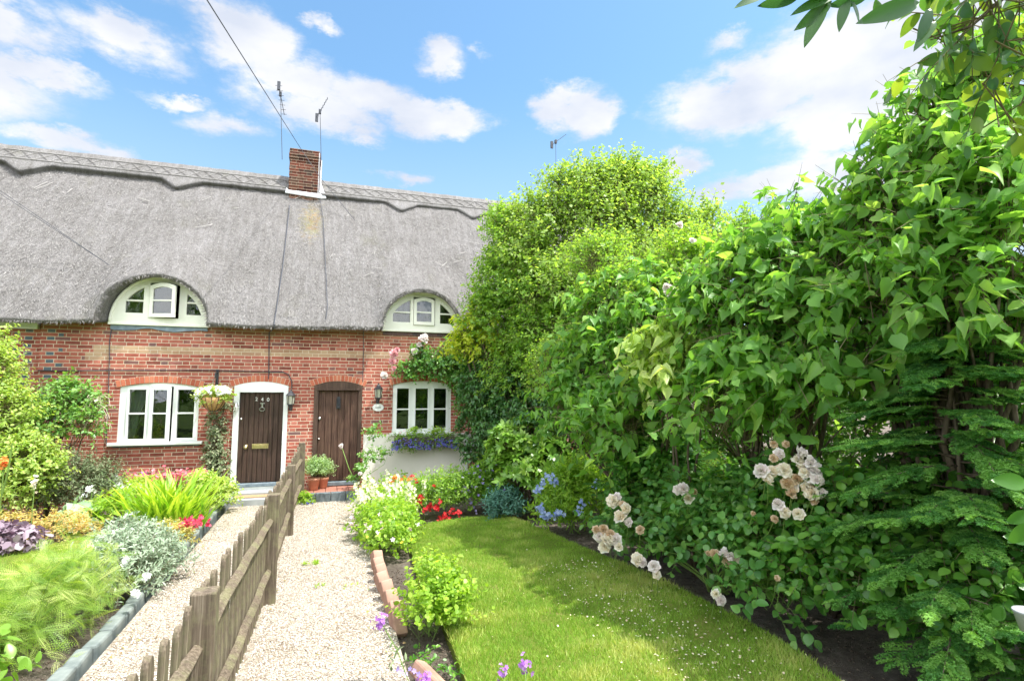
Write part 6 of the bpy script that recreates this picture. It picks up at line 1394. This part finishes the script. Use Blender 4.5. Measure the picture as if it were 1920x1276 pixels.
foliage(SB, 'leaves', 'fresh_leaf', 'small', [W(-.27,-.70,.08,.10,.06,.10)], 80, 6, .07, .03, 703, up=.7); flowers(SB, 'blue_flowers', 'petal_blue', np.array([-.22, -.76, .05])+.03*np.random.default_rng(1).normal(size=(26, 3)), .022, 15)
TW = pt('standard_rose', 'tall thin rose stem leaning out with one white bud before the brown door', 'rose', .62, -.75)
a0 = Vector((.62, -.75, 0)); tip = Vector(onY(641, 838, -.8)); m1 = Vector(onY(655, 880, -.8)); m2 = Vector(onY(668, 905, -.8)); mb = MB(); mb.tube([a0, m2, m1, tip], [.010, .008, .007, .004], 6); mb.tube([m2, Vector(onY(700, 850, -.6)), Vector(onY(697, 800, -.5))], [.006, .004, .002], 5); mb.tube([m2, Vector(onY(720, 870, -.6)), Vector(onY(728, 850, -.5))], [.005, .004, .002], 5); mb.build('stem', 'stem_green', TW, True)
foliage(TW, 'leaves', 'rose_leaf', 'round', [(onY(676, 893, -.75), (.13, .12, .15)), (onY(700, 815, -.5), (.13, .06, .18)), (onY(712, 855, -.5), (.16, .06, .12)), (onY(690, 860, -.6), (.08, .06, .12))], 120, 6, .10, .042, 710, spread=1, rbias=.3)
bloom(TW, tip+Vector((-.01, -.02, .02)), .075, 'rose_white', rr, face=(-.8, -.2, .5)); bloom(TW, onY(675, 887, -.95), .05, 'rose_white', rr)
SI = pt('yellow_spikes', 'clump of pale yellow flower spikes beside the path in front of the cream plinth', 'flowering plant', .8, -1.9)
bsi = [W(.62,-2.0,.2,.22,.3,.18), W(.9,-2.3,.18,.22,.25,.16), W(1.05,-1.9,.2,.2,.25,.2)]
foliage(SI, 'leaves', 'fresh_leaf', 'long', bsi, 300, 7, .16, .06, 711, up=1.0)
rg = np.random.default_rng(12); pts = []; mb = MB()
for (x, y, tx, ty) in [(672,950,668,905),(690,940,682,893),(700,930,690,893),(712,945,700,900),(730,950,722,905),(745,955,738,905),(752,950,746,890),(760,960,755,905),(772,960,765,905),(780,965,775,910),(728,940,728,880),(690,955,676,915),(718,960,712,925),(740,970,735,930),(765,975,760,930),(683,945,674,925),(796,935,794,900),(705,960,698,920)]:
    yy = -2.35+.22*rg.normal(); b_ = Vector(onY(x, y, yy)); t_ = Vector(onY(tx, ty, yy)); mb.tube([(b_.x, b_.y, 0), b_, t_], .004, 4)
    for i in range(20): p = b_.lerp(t_, .15+.9*i/20); pts.append((p.x+.017*rg.normal(), p.y-.01+.017*rg.normal(), p.z))
mb.build('stems', 'stem_green', SI); flowers(SI, 'yellow_flowers', 'petal_ivory', pts, .046, 16)
OR = pt('orange_poppies', 'few orange red flowers behind the pale yellow spikes', 'flowering plant', 1.0, -1.3)
foliage(OR, 'leaves', 'small_mid', 'oval', [W(1.0,-1.3,.2,.35,.2,.25), W(1.5,-1.4,.18,.3,.2,.2)], 200, 6, .14, .04, 712, up=.8)
flowers(OR, 'orange_flowers', 'petal_orange', np.concatenate([np.array(onY(x, y, -1.5))+.018*np.random.default_rng(x).normal(size=(k_, 3)) for x, y, k_ in ((741, 893, 16), (754, 898, 8), (767, 897, 6), (733, 903, 6), (783, 900, 5))]), .045, 17)
GM = pt('pink_geranium', 'rounded bright green mound dotted with pale pink flowers beside the gravel path', 'flowering plant', .65, -3.3)
bgm = [W(.58,-3.1,.18,.26,.35,.19), W(.70,-3.35,.17,.26,.35,.18), W(.62,-3.75,.15,.22,.28,.19), W(.88,-3.1,.16,.20,.3,.17), W(.78,-2.8,.16,.3,.25,.17)]
_, s_ = foliage(GM, 'leaves', 'fresh_leaf', 'round', bgm, 820, 7, .12, .036, 713, up=.6, droop=.1, surf=.4, rbias=-.05); twigs(GM, s_, 'stem_green', .0015, .7)
flowers(GM, 'pink_flowers', 'petal_pink', surf_pts(bgm, 34, 9, .15, 1.12), .045, 18)
flowers(GM, 'yellow_flowers', 'petal_yellow', surf_pts([bgm[2]], 4, 3, .0, 1.05), .035, 19)
PN = pt('red_penstemon', 'upright plant with deep red flowers at the far edge of the lawn', 'flowering plant', 1.55, -2.1)
bpn = [W(1.45,-2.1,.24,.28,.2,.24), W(1.75,-2.05,.26,.25,.2,.26), W(1.25,-2.0,.2,.18,.18,.2)]
_, s_ = foliage(PN, 'leaves', 'small_mid', 'long', bpn, 380, 8, .2, .055, 714, up=1.0, droop=0, rbias=.25); twigs(PN, s_, 'stem_green', .002, .7, 0)
flowers(PN, 'red_flowers', 'petal_red', np.concatenate([np.array(onY(x, y, -2.35))+.022*np.random.default_rng(x+y).normal(size=(k_, 3)) for x, y, k_ in ((806,948,16),(798,955,8),(818,950,12),(833,965,18),(838,972,12),(828,972,12),(858,960,10),(847,958,8),(788,930,6),(785,942,6),(826,938,5),(815,915,3),(772,893,4),(780,903,4))]), .042, 20)
flowers(PN, 'yellow_flower', 'petal_yellow', np.array(onY(840, 895, -1.9))+.01*np.random.default_rng(3).normal(size=(5, 3)), .035, 21)
GE = pt('violet_geranium', 'sprawling violet blue flowered plant below the meter box', 'flowering plant', 2.15, -1.9)
bge = [W(2.0,-2.0,.26,.25,.25,.28), W(2.25,-1.8,.35,.25,.25,.32), W(2.4,-2.1,.2,.2,.2,.22)]
foliage(GE, 'leaves', 'small_mid', 'round', bge, 420, 7, .14, .042, 715, up=.6); flowers(GE, 'violet_flowers', 'petal_violet', np.concatenate([surf_pts(bge, 60, 11, .0, 1.1), np.array([onY(x, y, -2.2) for x, y in ((872,922),(875,926),(880,935),(884,942),(888,950),(892,957),(893,962),(866,920),(905,905),(868,895))])]), .042, 22)
EU = pt('blue_spurge', 'blue green feathery tuft at the foot of the large leaved evergreen', 'plant', 2.3, -2.55)
foliage(EU, 'leaves', 'blue_leaf', 'long', [W(2.3,-2.55,.13,.25,.16,.18)], 260, 10, .16, .05, 716, up=.9, droop=0)
RH = pt('rhododendron', 'evergreen with whorls of long light green leaves at the far right corner of the lawn', 'shrub', 2.75, -2.35)
brh = [W(2.45,-2.3,.95,.28,.25,.28), W(2.75,-2.3,1.05,.32,.3,.26), W(2.55,-2.4,.55,.34,.3,.34), W(2.95,-2.5,.75,.3,.3,.36), W(3.0,-2.6,.35,.3,.3,.3), W(2.35,-2.1,.75,.2,.2,.2)]
def whorls(t, blobs, n, k, size, mat, seed):
    rng = np.random.default_rng(seed); base, dr, Ls, _, _, _ = shoots(blobs, n, 1, .1, rng, .7, 0, .55, .5); d = np.repeat(dr, k, 0); P = np.repeat(base+dr*.05, k, 0); ang = np.tile(np.arange(k)*2.4, n)+np.repeat(rng.random(n)*6, k)
    u = nrmz(np.cross(d, np.array([.2, .9, .3]))); w_ = np.cross(d, u); sd_ = u*np.cos(ang)[:, None]+w_*np.sin(ang)[:, None]; A = nrmz(sd_+d*rng.uniform(.1, .9, (n*k, 1))); wide = TPL['long'][0].copy(); wide[:, 0] *= 1.35
    V, F = scatter((wide, TPL['long'][1]), P, A, nrmz(d+.2*rng.normal(size=d.shape)), size*(.7+.5*rng.random(n*k)), rng); sh = np.repeat(rng.random(n), k); tri_mesh('leaves', V, F, np.repeat(np.clip(.55*sh+.45*rng.random(n*k), 0, 1), 6), mat, t); twigs(t, (base, dr, Ls), 'twig', .004, 1.5, 0)
whorls(RH, brh, 360, 10, .125, 'rhodo_leaf', 717); stems(RH, (2.75, -2.35, 0), brh, 'branches', 'bark', .02, .006, 15)
BL = pt('blue_flowered_shrub', 'light green narrow leaved shrub with pale blue flowers right of the evergreen', 'shrub', 2.85, -3.5)
bbl = [W(2.75,-3.5,.45,.24,.25,.28), W(3.0,-3.6,.35,.28,.28,.3), W(2.65,-3.4,.22,.22,.22,.2), W(3.05,-3.4,.6,.2,.2,.2)]
_, s_ = foliage(BL, 'leaves', 'fresh_leaf', 'long', bbl, 560, 10, .18, .07, 718, up=.7, droop=.1, rbias=-.15); twigs(BL, s_, 'stem_green', .002, .7)
flowers(BL, 'blue_flowers', 'petal_paleblue', np.concatenate([np.array(at(x, y, 6.15))+.022*np.random.default_rng(x).normal(size=(12, 3)) for x, y in ((1030,892),(1018,905),(1040,903),(1008,918),(1010,950),(1018,958),(1050,962),(1040,966),(1092,945),(1082,958),(1025,968),(1120,905))]), .04, 23)
stems(BL, (2.85, -3.5, 0), bbl, 'branches', 'stem_green', .008, .003, 16)
MT = pt('mint_clump', 'bushy light green herb clump on the edge of the lawn in the foreground', 'herb', .78, -5.75)
bmt = [W(.78,-5.7,.20,.20,.22,.22), W(.70,-5.85,.14,.16,.16,.15), W(.88,-5.8,.14,.14,.16,.15)]
_, s_ = foliage(MT, 'leaves', 'fresh_leaf', 'round', bmt, 230, 10, .16, .034, 719, up=1.1, droop=.05, surf=.2, spread=.45, rbias=.05); twigs(MT, s_, 'stem_green', .002, .8, 0)
# purple flowers in the foreground
PW = 'purple stock flowers in the foreground'
def stock(px, py, dep, bx, by, label, seed, n=26):
    p = Vector(at(px, py, dep)); t = pt('purple_stock', label, 'flower', bx, by, PW); flowers(t, 'flower_head', 'petal_purple', np.array(p)+np.array([.018, .018, .024])*np.random.default_rng(seed).normal(size=(n, 3)), .022, seed, jit=.7)
    mb = MB(); mb.tube([(bx, by, 0), ((bx+p.x)/2+.01, (by+p.y)/2, p.z*.55), p], .0028, 5); mb.build('stem', 'stem_green', t)
    foliage(t, 'leaves', 'grey_leaf', 'long', [W((bx+p.x)/2, (by+p.y)/2, p.z*.35, .03, .03, p.z*.25)], 5, 4, .05, .045, seed+1, up=1)
stock(714, 1164, 3.15, .50, -6.45, 'purple stock flower on a long stem leaning over the gravel path', 731, 34)
stock(984, 1245, 3.0, 1.0, -6.95, 'purple stock flower over the lawn, the right one of two close together', 733); stock(941, 1261, 2.95, .93, -6.98, 'purple stock flower over the lawn, the left and lower of two close together', 735, 18); stock(795, 1272, 2.9, .72, -6.95, 'purple stock flower at the bottom edge of the photo beside the soil', 737)
SL = pt('bed_seedlings', 'scattered small green seedlings and blue flowers on the narrow strip of soil by the lawn', 'plant', .66, -6.5)
foliage(SL, 'leaves', 'cover_leaf', 'oval', [W(.66,-6.4,.02,.12,.5,.03), W(.70,-7.0,.02,.12,.4,.04)], 70, 5, .04, .03, 740, up=.6); flowers(SL, 'blue_flowers', 'petal_violet', [onZ(745+8*i, 1253+5*(i % 3), .06) for i in range(6)], .03, 24)
# fern fronds in the hedge
FN = pt('fern', 'arching light green fern fronds above the middle of the rose bush', 'fern', 3.5, -5.0)
P = [at(1340,925,4.9)]*6; A = [CR*-60+CU*45, CR*60+CU*42, CR*-15+CU*110, CR*90+CU*20, CR*-85+CU*20, CR*20+CU*100]; V, F = scatter('fern', np.array(P), np.array(A, dtype=float), np.tile(-CF*.8+CU*.7, (6, 1)), np.array([.36, .36, .42, .34, .32, .40]), None); tri_mesh('fronds', V, F, np.repeat([.3, .5, .6, .2, .4, .8], len(TPL['fern'][0])), 'fern_leaf', FN)
mb = MB(); mb.tube([(P[0][0], P[0][1], 0), P[0]], .005, 5); mb.build('stalk', 'stem_green', FN)

# weeds in the gravel
WD = pt('gravel_weeds', 'few small green weeds sprouting through the gravel path', 'weeds', .1, -4.0)
foliage(WD, 'leaves', 'fresh_leaf', 'small', [W(-.1,-3.9,.02,.08,.05,.02), W(.25,-4.7,.02,.08,.04,.02), W(0,-4.6,.02,.05,.03,.02), W(.42,-3.2,.04,.06,.3,.05)], 60, 5, .03, .022, 750, up=.6)

# ---- trees across the lane behind the viewer (seen mirrored in the window glass)
def far_tree(x, y, h, r, seed, label):
    t = pt('roadside_tree', label, 'tree', x, y, 'trees across the lane mirrored in the windows'); b_ = [W(x, y, h*.55, r, r, h*.5), W(x-r*.6, y, h*.3, r*.8, r*.7, h*.32), W(x+r*.6, y+.3, h*.3, r*.8, r*.7, h*.32)]
    foliage(t, 'crown', 'small_mid', 'small', b_, 1300, 8, .5, .22, seed, up=.4, surf=.4); stems(t, (x, y, 0), b_, 'trunk', 'bark', .12, .03, seed)
for i, (x, y, h, r) in enumerate([(-9.5, -19, 9.5, 3.0), (-5, -20, 8.5, 2.8), (-1, -19.5, 4.8, 2.3), (3.2, -20, 5.0, 2.4), (7.5, -19, 5.6, 2.5), (11.5, -18, 5, 2.3)]):
    far_tree(x, y, h, r, 800+i, ['broad roadside tree mirrored at the left end of the windows', 'roadside tree mirrored in the left pane of window', 'low roadside tree mirrored in the middle of the windows', 'roadside tree mirrored in the right window', 'tall roadside tree mirrored at the right of the windows', 'roadside tree mirrored at the far right of the windows'][i])
print('SCENE TRIS', sum(len(o.data.polygons) for o in bpy.data.objects if o.type == 'MESH'))
